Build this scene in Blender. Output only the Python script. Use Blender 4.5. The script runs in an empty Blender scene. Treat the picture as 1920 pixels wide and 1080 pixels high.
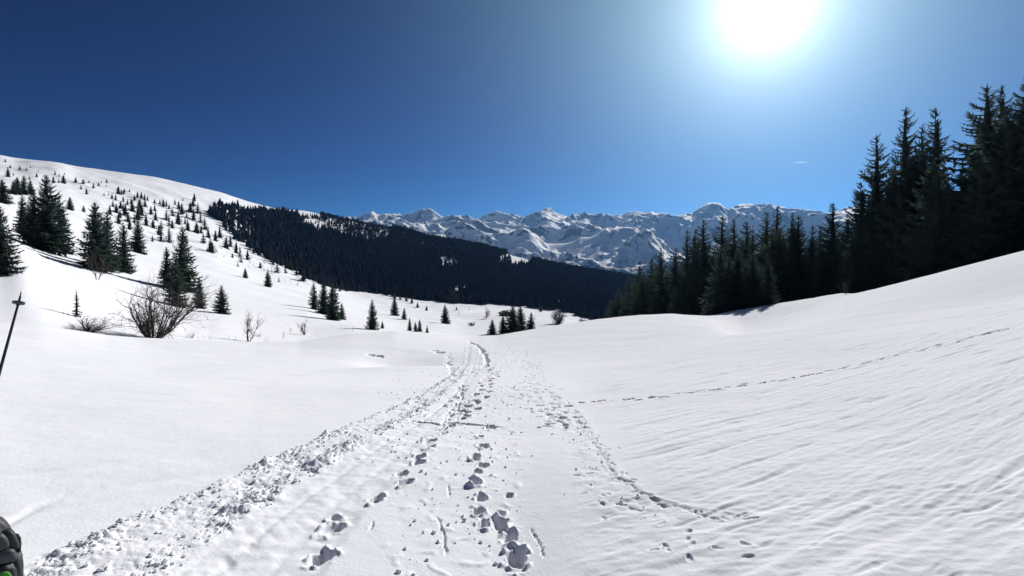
import bpy, math, random
import numpy as np

# ------------------------------------------------------------------ camera, sky, sun, exposure
SC = bpy.context.scene
COL = SC.collection
F, HC = 980.0, 1.65                     # focal length in photo pixels, eye height in metres
PITCH = math.atan(15.0 / F)              # looking slightly down
CP, SP = math.cos(PITCH), math.sin(PITCH)
cam_data = bpy.data.cameras.new('camera')
cam_data.sensor_width = 36.0
cam_data.lens = F / 1920.0 * 36.0
cam_data.clip_start, cam_data.clip_end = 0.05, 90000.0
cam = bpy.data.objects.new('camera', cam_data)
cam.location = (0, 0, HC)
cam.rotation_euler = (math.pi / 2 - PITCH, 0, 0)
COL.objects.link(cam)
SC.camera = cam

def ray(px, py):
    a = (np.asarray(px, float) - 960.0) / F
    b = (540.0 - np.asarray(py, float)) / F
    a, b = np.broadcast_arrays(a, b)
    return np.stack([a, b * SP + CP, b * CP - SP], -1)

def azte(px, py):                        # azimuth and tangent of the elevation of a photo point
    d = ray(px, py)
    return np.arctan2(d[..., 0], d[..., 1]), d[..., 2] / np.hypot(d[..., 0], d[..., 1])

def project(x, y, z):
    fw = y * CP - (z - HC) * SP
    up = y * SP + (z - HC) * CP
    return 960 + F * x / fw, 540 - F * up / fw

SUN_AZ, SUN_EL = math.radians(29.0), math.radians(28.5)
sun_dir = (math.sin(SUN_AZ) * math.cos(SUN_EL), math.cos(SUN_AZ) * math.cos(SUN_EL), math.sin(SUN_EL))
glow_az, glow_te = azte(1438.0, 10.0)     # the glare that the air makes round the sun
glow_el = math.atan(float(glow_te)); glow_az = float(glow_az)
glow_dir = (math.sin(glow_az) * math.cos(glow_el), math.cos(glow_az) * math.cos(glow_el), math.sin(glow_el))

world = bpy.data.worlds.new('World')
SC.world = world
world.use_nodes = True
nt = world.node_tree
nt.nodes.clear()
def N(tree, kind, **kw):
    n = tree.nodes.new(kind)
    for k, v in kw.items():
        if k == 'inp':
            for a, b in v.items(): n.inputs[a].default_value = b
        else: setattr(n, k, v)
    return n
wo = N(nt, 'ShaderNodeOutputWorld')
bg = N(nt, 'ShaderNodeBackground', inp={'Strength': 0.05})
sky = N(nt, 'ShaderNodeTexSky', sky_type='NISHITA', sun_disc=False)
sky.sun_elevation = SUN_EL
sky.sun_rotation = SUN_AZ
sky.altitude = 1900.0
sky.air_density = 0.8
sky.dust_density = 0.15
sky.ozone_density = 3.0
# deepen the blue the way a thin, dry mountain sky shows it: one power and one scale per colour
spl = N(nt, 'ShaderNodeSeparateColor'); tint = N(nt, 'ShaderNodeCombineColor')
nt.links.new(sky.outputs[0], spl.inputs[0])
for k, (g_, a_) in enumerate(((2.4, 0.0245), (2.25, 0.064), (1.95, 0.122))):
    p_ = N(nt, 'ShaderNodeMath', operation='POWER', inp={1: g_}); m_ = N(nt, 'ShaderNodeMath', operation='MULTIPLY', inp={1: a_})
    nt.links.new(spl.outputs[k], p_.inputs[0]); nt.links.new(p_.outputs[0], m_.inputs[0]); nt.links.new(m_.outputs[0], tint.inputs[k])
# the aureole that thin high haze puts round the sun
tc = N(nt, 'ShaderNodeTexCoord')
dot = N(nt, 'ShaderNodeVectorMath', operation='DOT_PRODUCT')
dot.inputs[1].default_value = glow_dir
nt.links.new(tc.outputs['Generated'], dot.inputs[0])
ac = N(nt, 'ShaderNodeMath', operation='ARCCOSINE', use_clamp=False)
nt.links.new(dot.outputs['Value'], ac.inputs[0])
def lobe(width, amp, power):
    q = N(nt, 'ShaderNodeMath', operation='DIVIDE', inp={1: width}); nt.links.new(ac.outputs[0], q.inputs[0])
    p = N(nt, 'ShaderNodeMath', operation='POWER', inp={1: power}); nt.links.new(q.outputs[0], p.inputs[0])
    m = N(nt, 'ShaderNodeMath', operation='MULTIPLY', inp={1: -1.0}); nt.links.new(p.outputs[0], m.inputs[0])
    e = N(nt, 'ShaderNodeMath', operation='EXPONENT'); nt.links.new(m.outputs[0], e.inputs[0])
    a = N(nt, 'ShaderNodeMath', operation='MULTIPLY', inp={1: amp}); nt.links.new(e.outputs[0], a.inputs[0])
    return a
cur = tint
for width, amp, power, colr in ((0.050, 40.0, 1.0, (1, 1, 0.98, 1)), (0.21, 13.0, 1.3, (0.57, 0.88, 0.96, 1)), (0.40, 2.6, 1.8, (0.48, 0.84, 0.90, 1)), (0.66, 0.9, 2.4, (0.34, 0.72, 0.95, 1))):
    l = lobe(width, amp, power)
    cm = N(nt, 'ShaderNodeMixRGB', blend_type='MULTIPLY', inp={'Fac': 1.0, 'Color2': colr}); nt.links.new(l.outputs[0], cm.inputs['Color1'])
    ad = N(nt, 'ShaderNodeMixRGB', blend_type='ADD', inp={'Fac': 1.0}); nt.links.new(cur.outputs[0], ad.inputs['Color1']); nt.links.new(cm.outputs[0], ad.inputs['Color2'])
    cur = ad
nt.links.new(cur.outputs[0], bg.inputs['Color'])
nt.links.new(bg.outputs[0], wo.inputs['Surface'])

sun_data = bpy.data.lights.new('sun', 'SUN')
sun_data.energy = 5.0
sun_data.angle = math.radians(0.53)
sun_data.color = (1.0, 0.965, 0.91)
sun = bpy.data.objects.new('sun', sun_data)
from mathutils import Vector
sun.rotation_euler = Vector((-sun_dir[0], -sun_dir[1], -sun_dir[2])).to_track_quat('-Z', 'Y').to_euler()
COL.objects.link(sun)

SC.view_settings.view_transform = 'Standard'
SC.view_settings.look = 'None'
SC.view_settings.exposure = 0.2
SC.view_settings.gamma = 1.0
SC.view_settings.use_curve_mapping = False
SC.cycles.max_bounces = 6
SC.cycles.diffuse_bounces = 3
SC.cycles.volume_bounces = 0

# ------------------------------------------------------------------ helpers
def mesh(name, V, T, mat=None, smooth=True, n=None):
    """V (n,3); T (m,3) or (m,4) vertex indices"""
    V = np.ascontiguousarray(V, np.float32); T = np.ascontiguousarray(T, np.int32)
    me = bpy.data.meshes.new(name)
    k = T.shape[1]
    me.vertices.add(len(V)); me.vertices.foreach_set('co', V.ravel())
    me.loops.add(T.size); me.loops.foreach_set('vertex_index', T.ravel())
    me.polygons.add(len(T))
    me.polygons.foreach_set('loop_start', np.arange(0, T.size, k, dtype=np.int32))
    me.polygons.foreach_set('use_smooth', np.full(len(T), smooth))
    if mat: me.materials.append(mat)
    me.update(calc_edges=True)
    return me

def link(name, data, parent=None, loc=None, kind=None):
    o = bpy.data.objects.new(name, data)
    COL.objects.link(o)
    if parent: o.parent = parent
    if loc is not None: o.location = loc
    if kind: o['kind'] = kind
    return o

def tag(o, label, cat, group=None):
    o['label'] = label; o['category'] = cat
    if group: o['group'] = group
    return o

def thing(name, label, cat, loc=(0, 0, 0), rz=0.0, group=None):
    o = link(name, None, loc=loc); o.rotation_euler = (0, 0, rz)
    return tag(o, label, cat, group)

def _hash(ix, iy, seed):
    h = (ix.astype(np.int64) * 374761393 + iy.astype(np.int64) * 668265263 + seed * 974711) & 0xffffffff
    h = ((h ^ (h >> 13)) * 1274126177) & 0xffffffff
    h = (h ^ (h >> 16)) & 0xffffffff
    return h

def vnoise(x, y, seed=0):
    """gradient noise in about -0.7..0.7"""
    ix = np.floor(x).astype(np.int64); iy = np.floor(y).astype(np.int64)
    fx = (x - ix).astype(np.float32); fy = (y - iy).astype(np.float32)
    u = fx * fx * fx * (fx * (fx * 6 - 15) + 10); v = fy * fy * fy * (fy * (fy * 6 - 15) + 10)
    def g(dx, dy):
        a = _hash(ix + dx, iy + dy, seed).astype(np.float32) * np.float32(2 * math.pi / 4294967296.0)
        return np.cos(a) * (fx - dx) + np.sin(a) * (fy - dy)
    n00, n10, n01, n11 = g(0, 0), g(1, 0), g(0, 1), g(1, 1)
    return (n00 * (1 - u) + n10 * u) * (1 - v) + (n01 * (1 - u) + n11 * u) * v

def fbm(x, y, octv=4, seed=0, gain=0.5, lac=2.03):
    s = 0; a = 1.0
    for i in range(octv):
        s = s + a * vnoise(x, y, seed + i * 17); x = x * lac + 13.7; y = y * lac - 7.1; a *= gain
    return s

def ridged(x, y, octv=5, seed=0, gain=0.5):
    s = 0; a = 1.0; w = 1.0
    for i in range(octv):
        n = 1.0 - np.abs(vnoise(x, y, seed + i * 31)) * 2.0
        n = n * n * w
        w = np.clip(n * 1.6, 0, 1)
        s = s + a * n; x = x * 2.07 + 3.1; y = y * 2.07 + 9.2; a *= gain
    return s

def sstep(a, b, x):
    t = np.clip((x - a) / (b - a), 0, 1)
    return t * t * (3 - 2 * t)

# ------------------------------------------------------------------ materials
def new_mat(name):
    m = bpy.data.materials.new(name); m.use_nodes = True
    t = m.node_tree; b = t.nodes['Principled BSDF']
    return m, t, b

def noise_node(t, scale, detail=4, rough=0.55, coord=None):
    n = N(t, 'ShaderNodeTexNoise', inp={'Scale': scale, 'Detail': detail, 'Roughness': rough})
    if coord is not None: t.links.new(coord, n.inputs['Vector'])
    return n

def simple(name, c, rough=0.7, var=0.25, scale=6.0, spec=0.3, metal=0.0, bump=0.0, bscale=60, bdist=0.01):
    m, t, b = new_mat(name)
    co = N(t, 'ShaderNodeTexCoord').outputs['Object']
    n = noise_node(t, scale, 4, 0.6, co)
    r = N(t, 'ShaderNodeValToRGB')
    r.color_ramp.elements[0].color = tuple(x * (1 - var) for x in c) + (1,)
    r.color_ramp.elements[1].color = tuple(min(1, x * (1 + var)) for x in c) + (1,)
    r.color_ramp.elements[0].position = .3; r.color_ramp.elements[1].position = .7
    t.links.new(n.outputs['Fac'], r.inputs[0]); t.links.new(r.outputs[0], b.inputs['Base Color'])
    b.inputs['Roughness'].default_value = rough; b.inputs['Metallic'].default_value = metal
    b.inputs['Specular IOR Level'].default_value = spec
    if bump:
        n2 = noise_node(t, bscale, 3, 0.6, co)
        bp = N(t, 'ShaderNodeBump', inp={'Strength': bump, 'Distance': bdist})
        t.links.new(n2.outputs['Fac'], bp.inputs['Height']); t.links.new(bp.outputs[0], b.inputs['Normal'])
    return m

def snow_mat(name, grain=None, grain_d=0.006, c=(0.835, 0.843, 0.885)):
    m, t, b = new_mat(name)
    pos = N(t, 'ShaderNodeNewGeometry').outputs['Position']
    n = noise_node(t, 0.35, 5, 0.6, pos)
    r = N(t, 'ShaderNodeValToRGB')
    r.color_ramp.elements[0].color = (c[0] * .955, c[1] * .96, c[2] * .975, 1); r.color_ramp.elements[1].color = c + (1,)
    r.color_ramp.elements[0].position = .35; r.color_ramp.elements[1].position = .65
    t.links.new(n.outputs['Fac'], r.inputs[0]); t.links.new(r.outputs[0], b.inputs['Base Color'])
    b.inputs['Roughness'].default_value = 0.65
    b.inputs['Specular IOR Level'].default_value = 0.0
    if grain:
        n2 = noise_node(t, grain, 3, 0.65, pos)
        bp = N(t, 'ShaderNodeBump', inp={'Strength': 0.5, 'Distance': grain_d})
        t.links.new(n2.outputs['Fac'], bp.inputs['Height']); t.links.new(bp.outputs[0], b.inputs['Normal'])
    return m

M_SNOW = snow_mat('foreground_snow', 45.0, 0.006)
M_HILL = snow_mat('hill_snow', 0.8, 0.25)
M_CLOD = snow_mat('snow_clod', 60.0, 0.004, (0.86, 0.87, 0.885))

def foliage_mat(name, c0, c1, scale, trans=0.0):
    m, t, b = new_mat(name)
    oi = N(t, 'ShaderNodeObjectInfo')
    co = N(t, 'ShaderNodeTexCoord').outputs['Object']
    n = noise_node(t, scale, 3, 0.6, co)
    ad = N(t, 'ShaderNodeMath', operation='MULTIPLY_ADD', inp={1: 0.5}); t.links.new(oi.outputs['Random'], ad.inputs[0])
    mu = N(t, 'ShaderNodeMath', operation='MULTIPLY', inp={1: 0.7}); t.links.new(n.outputs['Fac'], mu.inputs[0]); t.links.new(mu.outputs[0], ad.inputs[2])
    r = N(t, 'ShaderNodeValToRGB')
    r.color_ramp.elements[0].color = c0 + (1,); r.color_ramp.elements[1].color = c1 + (1,)
    r.color_ramp.elements[0].position = .2; r.color_ramp.elements[1].position = .9
    t.links.new(ad.outputs[0], r.inputs[0]); t.links.new(r.outputs[0], b.inputs['Base Color'])
    b.inputs['Roughness'].default_value = 0.9; b.inputs['Specular IOR Level'].default_value = 0.0
    tl = N(t, 'ShaderNodeBsdfTranslucent'); hs = N(t, 'ShaderNodeMixRGB', blend_type='MULTIPLY', inp={'Fac': 1.0, 'Color2': (2.2, 2.2, 2.0, 1)})
    t.links.new(r.outputs[0], hs.inputs['Color1']); t.links.new(hs.outputs[0], tl.inputs['Color'])
    mx = N(t, 'ShaderNodeMixShader', inp={0: trans}); t.links.new(b.outputs[0], mx.inputs[1]); t.links.new(tl.outputs[0], mx.inputs[2])
    t.links.new(mx.outputs[0], t.nodes['Material Output'].inputs['Surface'])
    return m
M_FOL = foliage_mat('spruce_foliage', (0.024, 0.040, 0.040), (0.052, 0.072, 0.064), 1.2, 0.3)
M_FAR = foliage_mat('distant_spruce_foliage', (0.015, 0.023, 0.036), (0.026, 0.036, 0.050), 0.02)
M_BARK = simple('spruce_bark', (0.085, 0.062, 0.048), 0.9, 0.35, 5.0, 0.1)
M_TWIG = simple('bare_twig_bark', (0.065, 0.058, 0.056), 0.85, 0.3, 3.0, 0.1)
M_LARCH = simple('bare_larch_twigs', (0.20, 0.155, 0.125), 0.85, 0.3, 3.0, 0.1)
M_WOOD = simple('weathered_chalet_wood', (0.055, 0.04, 0.032), 0.85, 0.3, 1.5, 0.15)

def mountain_mat():
    m, t, b = new_mat('mountain_snow_and_rock')
    g = N(t, 'ShaderNodeNewGeometry')
    sep = N(t, 'ShaderNodeSeparateXYZ'); t.links.new(g.outputs['True Normal'], sep.inputs[0])
    psep = N(t, 'ShaderNodeSeparateXYZ'); t.links.new(g.outputs['Position'], psep.inputs[0])
    n1 = noise_node(t, 0.004, 8, 0.62, g.outputs['Position'])
    n2 = noise_node(t, 0.018, 6, 0.65, g.outputs['Position'])
    # rock where steep, broken up by noise
    a = N(t, 'ShaderNodeMath', operation='MULTIPLY_ADD', inp={1: -0.42, 2: 0.21}); t.links.new(n1.outputs['Fac'], a.inputs[0])
    b2 = N(t, 'ShaderNodeMath', operation='MULTIPLY_ADD', inp={1: -0.36, 2: 0.18}); t.links.new(n2.outputs['Fac'], b2.inputs[0])
    s = N(t, 'ShaderNodeMath', operation='ADD'); t.links.new(a.outputs[0], s.inputs[0]); t.links.new(b2.outputs[0], s.inputs[1])
    s2 = N(t, 'ShaderNodeMath', operation='ADD'); t.links.new(s.outputs[0], s2.inputs[0]); t.links.new(sep.outputs['Z'], s2.inputs[1])
    rr = N(t, 'ShaderNodeMapRange', inp={'From Min': 0.585, 'From Max': 0.62}); t.links.new(s2.outputs[0], rr.inputs['Value'])
    # sparse trees low down
    n3 = noise_node(t, 0.03, 5, 0.7, g.outputs['Position'])
    zr = N(t, 'ShaderNodeMapRange', inp={'From Min': 80.0, 'From Max': 420.0, 'To Min': 0.16, 'To Max': -0.35}); t.links.new(psep.outputs['Z'], zr.inputs['Value'])
    s3 = N(t, 'ShaderNodeMath', operation='ADD'); t.links.new(n3.outputs['Fac'], s3.inputs[0]); t.links.new(zr.outputs[0], s3.inputs[1])
    s4 = N(t, 'ShaderNodeMath', operation='MULTIPLY_ADD', inp={1: 0.5}); t.links.new(n1.outputs['Fac'], s4.inputs[0]); t.links.new(s3.outputs[0], s4.inputs[2])
    fr = N(t, 'ShaderNodeMapRange', inp={'From Min': 0.76, 'From Max': 0.86}); t.links.new(s4.outputs[0], fr.inputs['Value'])
    mx = N(t, 'ShaderNodeMixRGB', inp={'Color1': (0.13, 0.12, 0.125, 1), 'Color2': (0.88, 0.89, 0.91, 1)}); t.links.new(rr.outputs[0], mx.inputs['Fac'])
    mf = N(t, 'ShaderNodeMixRGB', inp={'Color2': (0.03, 0.04, 0.04, 1)}); t.links.new(fr.outputs[0], mf.inputs['Fac']); t.links.new(mx.outputs[0], mf.inputs['Color1'])
    t.links.new(mf.outputs[0], b.inputs['Base Color'])
    bp = N(t, 'ShaderNodeBump', inp={'Strength': 0.9, 'Distance': 18.0}); t.links.new(n2.outputs['Fac'], bp.inputs['Height']); t.links.new(bp.outputs[0], b.inputs['Normal'])
    b.inputs['Roughness'].default_value = 0.75; b.inputs['Specular IOR Level'].default_value = 0.1
    return m
M_MOUNT = mountain_mat()

# ------------------------------------------------------------------ the lie of the land
# Each line runs across the country at its own range: (bearing point, height point, range).
PXMIN, PXMAX = -520, 2440
LINES = [
    [(-520, 930, 5.52), (0, 930, 4.69), (500, 925, 4.14), (960, 922, 4.05), (1400, 905, 4.05), (1920, 880, 4.60), (2440, 860, 4.78)],
    [(-520, 770, 8.5), (0, 762, 8.6), (480, 745, 9.0), (860, 742, 9.0), (1100, 738, 9.2), (1500, 705, 9.6), (1920, 645, 10.5), (2440, 580, 10.5)],
    [(-520, 650, 17), (0, 662, 17), (300, 682, 17), (600, 682, 19), (860, 676, 21), (1000, 668, 22), (1200, 652, 22), (1500, 618, 22), (1700, 590, 22), (1920, 561, 22), (2440, 480, 22)],
    # near crest
    [(-520, 580, 31), (0, 606, 32), (80, 611, 32), (150, 621, 33), (200, 629, 33), (260, 634, 34), (350, 637, 35), (480, 642, 36), (560, 640, 38), (660, 626, 42), (740, 621, 45), (830, 627, 48), (880, 631, 50), (930, 629, 50), (1000, 617, 52), (1050, 609, 55), (1120, 599, 58), (1200, 590.5, 62), (1260, 588, 65), (1330, 594, 68), (1390, 607, 72), (1440, 598, 70), (1520, 579, 64), (1600, 552, 62), (1700, 527, 61), (1800, 502, 60), (1920, 474, 60), (2100, 432, 60), (2440, 350, 60)],
    # just behind the crest
    [(-520, 585, 40), (0, 613, 42), (80, 618, 42), (150, 627, 43), (230, 633, 44), (290, 637, 45), (350, 640, 46), (480, 650, 50), (560, 652, 52), (660, 643, 60), (740, 640, 66), (830, 650, 72), (930, 655, 75), (1050, 640, 80), (1200, 618, 90), (1260, 612, 92), (1330, 592, 92), (1365, 584, 93), (1400, 578, 94), (1440, 571.5, 94), (1530, 557.5, 88), (1580, 549.5, 80), (1605, 552, 79), (1700, 536, 80), (1920, 490, 82), (2440, 360, 82)],
    # knoll with the edge spruce on the far left
    [(-520, 380, 82), (-150, 425, 84), (0, 453, 85), (36, 458, 85), (60, 471, 85), (100, 494, 85), (150, 520, 85), (200, 544, 85), (245, 562, 86), (300, 580, 88), (350, 592, 88), (415, 597, 90), (480, 606, 92), (580, 615, 98), (660, 613, 104), (740, 620, 112), (830, 632, 120), (930, 652, 125), (1050, 652, 130), (1200, 640, 135), (1400, 603, 140), (1500, 592, 140), (1600, 580, 135), (1700, 560, 135), (1920, 520, 135), (2440, 390, 135)],
    # hollow behind the knoll
    [(-520, 385, 112), (-150, 430, 114), (0, 458, 116), (60, 482, 116), (100, 500, 116), (150, 516, 116), (200, 530, 116), (260, 548, 118), (330, 566, 120), (415, 580, 124), (500, 590, 130), (600, 600, 135), (700, 612, 140), (760, 620, 150), (830, 628, 160), (930, 642, 165), (1050, 645, 170), (1200, 640, 180), (1400, 606, 190), (1600, 575, 190), (1920, 515, 190), (2440, 390, 190)],
    [(-520, 350, 210), (-150, 385, 215), (0, 408, 220), (100, 445, 220), (200, 476, 220), (300, 504, 220), (400, 526, 225), (500, 550, 230), (600, 573, 230), (700, 594, 240), (760, 603, 240), (830, 608, 245), (870, 614, 245), (930, 611, 250), (1000, 607, 250), (1040, 605, 250), (1100, 612, 260), (1200, 622, 270), (1400, 600, 280), (1600, 572, 280), (1920, 510, 280), (2440, 390, 280)],
    [(-520, 315, 400), (-150, 336, 400), (0, 356, 400), (100, 386, 400), (200, 424, 400), (300, 456, 400), (400, 484, 400), (500, 518, 400), (600, 547, 400), (700, 573, 400), (800, 583, 400), (900, 590, 400), (1000, 592, 400), (1050, 596, 400), (1150, 607, 400), (1300, 615, 400), (1500, 585, 400), (1920, 505, 400), (2440, 400, 400)],
    [(-520, 290, 640), (-150, 306, 640), (0, 322, 640), (100, 341, 640), (200, 369, 640), (300, 401, 640), (400, 442, 640), (480, 479, 640), (560, 512, 640), (650, 546, 640), (740, 557, 640), (850, 569, 640), (960, 575, 640), (1050, 583, 640), (1150, 598, 640), (1300, 605, 640), (1500, 580, 640), (1920, 500, 640), (2440, 400, 640)],
    # snowy crest of the left hill / lower half of the forest ridge
    [(-520, 268, 950), (-150, 284, 950), (-40, 292, 950), (0, 296, 950), (32, 304, 950), (60, 303, 950), (110, 307, 950), (140, 318, 950), (190, 327, 950), (240, 333, 950), (300, 345, 950), (360, 360, 950), (420, 378, 950), (480, 410, 950), (560, 455, 950), (650, 492, 950), (750, 515, 950), (850, 530, 950), (960, 545, 950), (1050, 556, 950), (1150, 575, 950), (1300, 590, 950), (1500, 570, 950), (1920, 500, 950), (2440, 410, 950)],
    # far snow shoulder and crest of the forest ridge
    [(-520, 275, 1500), (-150, 290, 1500), (0, 304, 1500), (200, 335, 1500), (300, 350, 1500), (360, 362, 1500), (400, 370, 1500), (440, 379, 1500), (480, 388, 1500), (520, 395, 1500), (580, 402, 1500), (640, 414, 1500), (700, 426, 1500), (760, 437, 1500), (800, 449, 1500), (850, 455, 1500), (900, 462, 1500), (950, 475, 1500), (1000, 489, 1500), (1050, 502, 1500), (1100, 511, 1500), (1150, 520, 1500), (1250, 535, 1500), (1400, 540, 1500), (1920, 510, 1500), (2440, 430, 1500)],
    [(-520, 350, 2300), (0, 360, 2300), (500, 430, 2300), (800, 490, 2300), (1000, 525, 2300), (1250, 560, 2300), (1920, 545, 2300), (2440, 500, 2300)],
    [(-520, 560, 3600), (0, 570, 3600), (1000, 590, 3600), (1920, 590, 3600), (2440, 560, 3600)],
]
NT = 4000
AZT = np.linspace(float(azte(PXMIN, 490)[0]), float(azte(PXMAX, 490)[0]), NT)
def smooth1(v, k):
    w = np.hanning(2 * k + 3)[1:-1]; w /= w.sum()
    return np.convolve(np.concatenate([np.full(k, v[0]), v, np.full(k, v[-1])]), w, 'valid')
def line_table(lines, ks):
    R, Z = [], []
    for ln, k in zip(lines, ks):
        a = np.array(ln, float)
        az, te = azte(a[:, 0], a[:, 1])
        pr = np.interp(AZT, az, np.log(a[:, 2])); pt = np.interp(AZT, az, te)
        pr = smooth1(pr, 60); pt = smooth1(pt, k)
        R.append(pr); Z.append(HC + np.exp(pr) * pt)
    return np.array(R), np.array(Z)
TAB_R, TAB_Z = line_table(LINES, [160, 140, 110, 22, 30, 40, 60, 60, 60, 60, 30, 25, 100, 150])
# the ground underfoot joins in front of all the lines
TAB_R = np.vstack([np.full((1, NT), math.log(0.4)), TAB_R]); TAB_Z = np.vstack([np.full((1, NT), 0.0), TAB_Z])

def pchip(X, K, Z):
    """monotone cubic; K, Z lists of knot arrays that broadcast against X"""
    n = len(K)
    h = [K[i + 1] - K[i] for i in range(n - 1)]
    d = [(Z[i + 1] - Z[i]) / h[i] for i in range(n - 1)]
    m = [d[0]]
    for i in range(1, n - 1):
        w1, w2 = 2 * h[i] + h[i - 1], h[i] + 2 * h[i - 1]
        ok = d[i - 1] * d[i] > 0
        m.append(np.where(ok, (w1 + w2) / (w1 / np.where(ok, d[i - 1], 1) + w2 / np.where(ok, d[i], 1)), 0))
    m.append(d[-1] * 0.5)
    out = Z[0] + 0 * X
    for i in range(n - 1):
        t = np.clip((X - K[i]) / h[i], 0, 1)
        v = Z[i] * (2 * t ** 3 - 3 * t ** 2 + 1) + Z[i + 1] * (3 * t ** 2 - 2 * t ** 3) + h[i] * (m[i] * (t ** 3 - 2 * t ** 2 + t) + m[i + 1] * (t ** 3 - t ** 2))
        out = np.where(X >= K[i], v, out)
    return out

def knots(az, R, Z):
    shp = az.shape; a = az.ravel()
    i = np.clip((a - AZT[0]) / (AZT[-1] - AZT[0]) * (NT - 1), 0, NT - 1.001)
    j = i.astype(int); f = i - j
    return ([(r[j] * (1 - f) + r[j + 1] * f).reshape(shp) for r in R], [(z[j] * (1 - f) + z[j + 1] * f).reshape(shp) for z in Z])

def ground_noise(x, y, r):
    far = sstep(70, 320, r)
    n = 0.9 * sstep(55, 130, r) * fbm(x / 38, y / 38, 3, 5) * (0.35 + 0.65 * far)
    n += 3.2 * far * fbm(x / 150, y / 150, 3, 9)
    n += 9.0 * sstep(700, 1100, r) * fbm(x / 420, y / 420, 3, 14) * 0.6
    n += 1.5 * sstep(260, 500, r) * sstep(1150, 800, r) * (ridged(x / 75, y / 55, 3, 19) - 0.8)
    n += 0.05 * sstep(6, 25, r) * fbm(x / 5, y / 5, 3, 3)
    return n

def base(az, r):
    """height of the ground at bearing az (broadcasts) and range r"""
    K, Z = knots(az, TAB_R, TAB_Z)
    z = pchip(np.log(r) + 0 * az, K, Z)
    # behind the photographer the hillside simply goes on rising
    w = sstep(1.0, 1.9, np.abs(az))
    z = z * (1 - w) + w * (0.10 * r * sstep(0, 60, r))
    return z

def ground(x, y):
    x = np.asarray(x, float); y = np.asarray(y, float)
    r = np.maximum(np.hypot(x, y), 0.45); az = np.arctan2(x, y)
    return base(az, r) + ground_noise(x, y, r)

def hit(px, py, rmin=2.0, rmax=3000.0):
    """where the line of sight through a photo point first meets the ground"""
    az, te = azte(px, py)
    rs = np.exp(np.linspace(math.log(rmin), math.log(rmax), 1400))
    x = rs * math.sin(az); y = rs * math.cos(az)
    e = ground(x, y) - (HC + rs * te)
    k = np.where(e >= 0)[0]
    if len(k) == 0:
        k = [int(np.argmax(e / rs))]
    i = k[0]
    r = rs[i]
    if i > 0 and e[i] > 0 and e[i - 1] < 0:
        f = -e[i - 1] / (e[i] - e[i - 1]); r = rs[i - 1] * (1 - f) + rs[i] * f
    return r * math.sin(az), r * math.cos(az), r

def grid_faces(nr, nc, wrap=False):
    i = np.arange(nr - 1)[:, None]; j = np.arange(nc if wrap else nc - 1)[None, :]
    a = i * nc + j; b = i * nc + (j + 1) % nc
    return np.stack([a, b, b + nc, a + nc], -1).reshape(-1, 4)

# ------------------------------------------------------------------ foreground snow with all its prints
NC, NR = 1150, 620
gpx = np.linspace(-110, 2030, NC)
gaz = np.asarray(azte(gpx, 490.0)[0])
u = np.linspace(0, 1, NR)
inv = 1 / (1 / 2.35 + (1 / 78.0 - 1 / 2.35) * u); lg = np.exp(math.log(2.35) + (math.log(78.0) - math.log(2.35)) * u)
cand = np.exp(0.62 * np.log(inv) + 0.38 * np.log(lg))
gr = cand
AZ, RR = np.meshgrid(gaz, gr)
GX = RR * np.sin(AZ); GY = RR * np.cos(AZ)
B0 = base(gaz[None, :], gr[:, None]) + ground_noise(GX, GY, RR)
PX, PY = project(GX, GY, B0)
D = np.zeros_like(B0)
rng = np.random.default_rng(7)

def curve(pts):
    a = np.array(pts, float); return a
def at_py(pts, py):
    a = np.array(sorted(pts), float); return np.interp(py, a[:, 0], a[:, 1])
# soft drifting of the whole surface
D += 0.0065 * fbm(GX / 0.9, GY / 0.6, 4, 40) + 0.028 * fbm(GX / 4.5, GY / 4.5, 3, 41)
D += 0.0012 * fbm(GX / 0.11, GY / 0.11, 3, 43)
# band of churned snow on the left of the trail
xL = at_py([(1200, -180), (1080, 10), (1060, 60), (985, 205), (920, 365), (860, 505), (800, 645), (745, 780), (705, 845), (680, 868), (650, 872), (600, 880)], PY)
xR = at_py([(1200, 160), (1080, 325), (1000, 435), (900, 575), (830, 690), (780, 785), (740, 838), (705, 872), (680, 884), (650, 888), (600, 890)], PY)
wob = fbm(GX / 0.35, GY / 0.35, 3, 44)
q = (PX - xL) / np.maximum(xR - xL, 6.0) + 0.10 * wob
band = sstep(-0.05, 0.06, q) * sstep(1.08, 0.9, q)
ridge = np.exp(-((q - 0.10) / 0.13) ** 2) + 0.75 * np.exp(-((q - 0.80) / 0.14) ** 2)
dwx = GX + 0.05 * vnoise(GX / 0.22, GY / 0.22, 53); dwy = GY + 0.05 * vnoise(GX / 0.22, GY / 0.22, 54)
chunk = fbm(dwx / 0.30, dwy / 0.30, 3, 50, 0.6) * 0.55 + 0.8 * np.maximum(0, vnoise(dwx / 0.12, dwy / 0.12, 51)) + 0.6 * np.abs(vnoise(dwx / 0.06, dwy / 0.06, 52)) + 0.2
fade = sstep(60, 12, RR) * 0.75 + 0.25
patch = 0.35 + 0.9 * sstep(-0.25, 0.3, fbm(GX / 0.7, GY / 0.7, 3, 48))
D += band * fade * patch * ((chunk - 0.35) * (0.034 + 0.030 * ridge) + 0.018 * ridge - 0.008)
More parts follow.
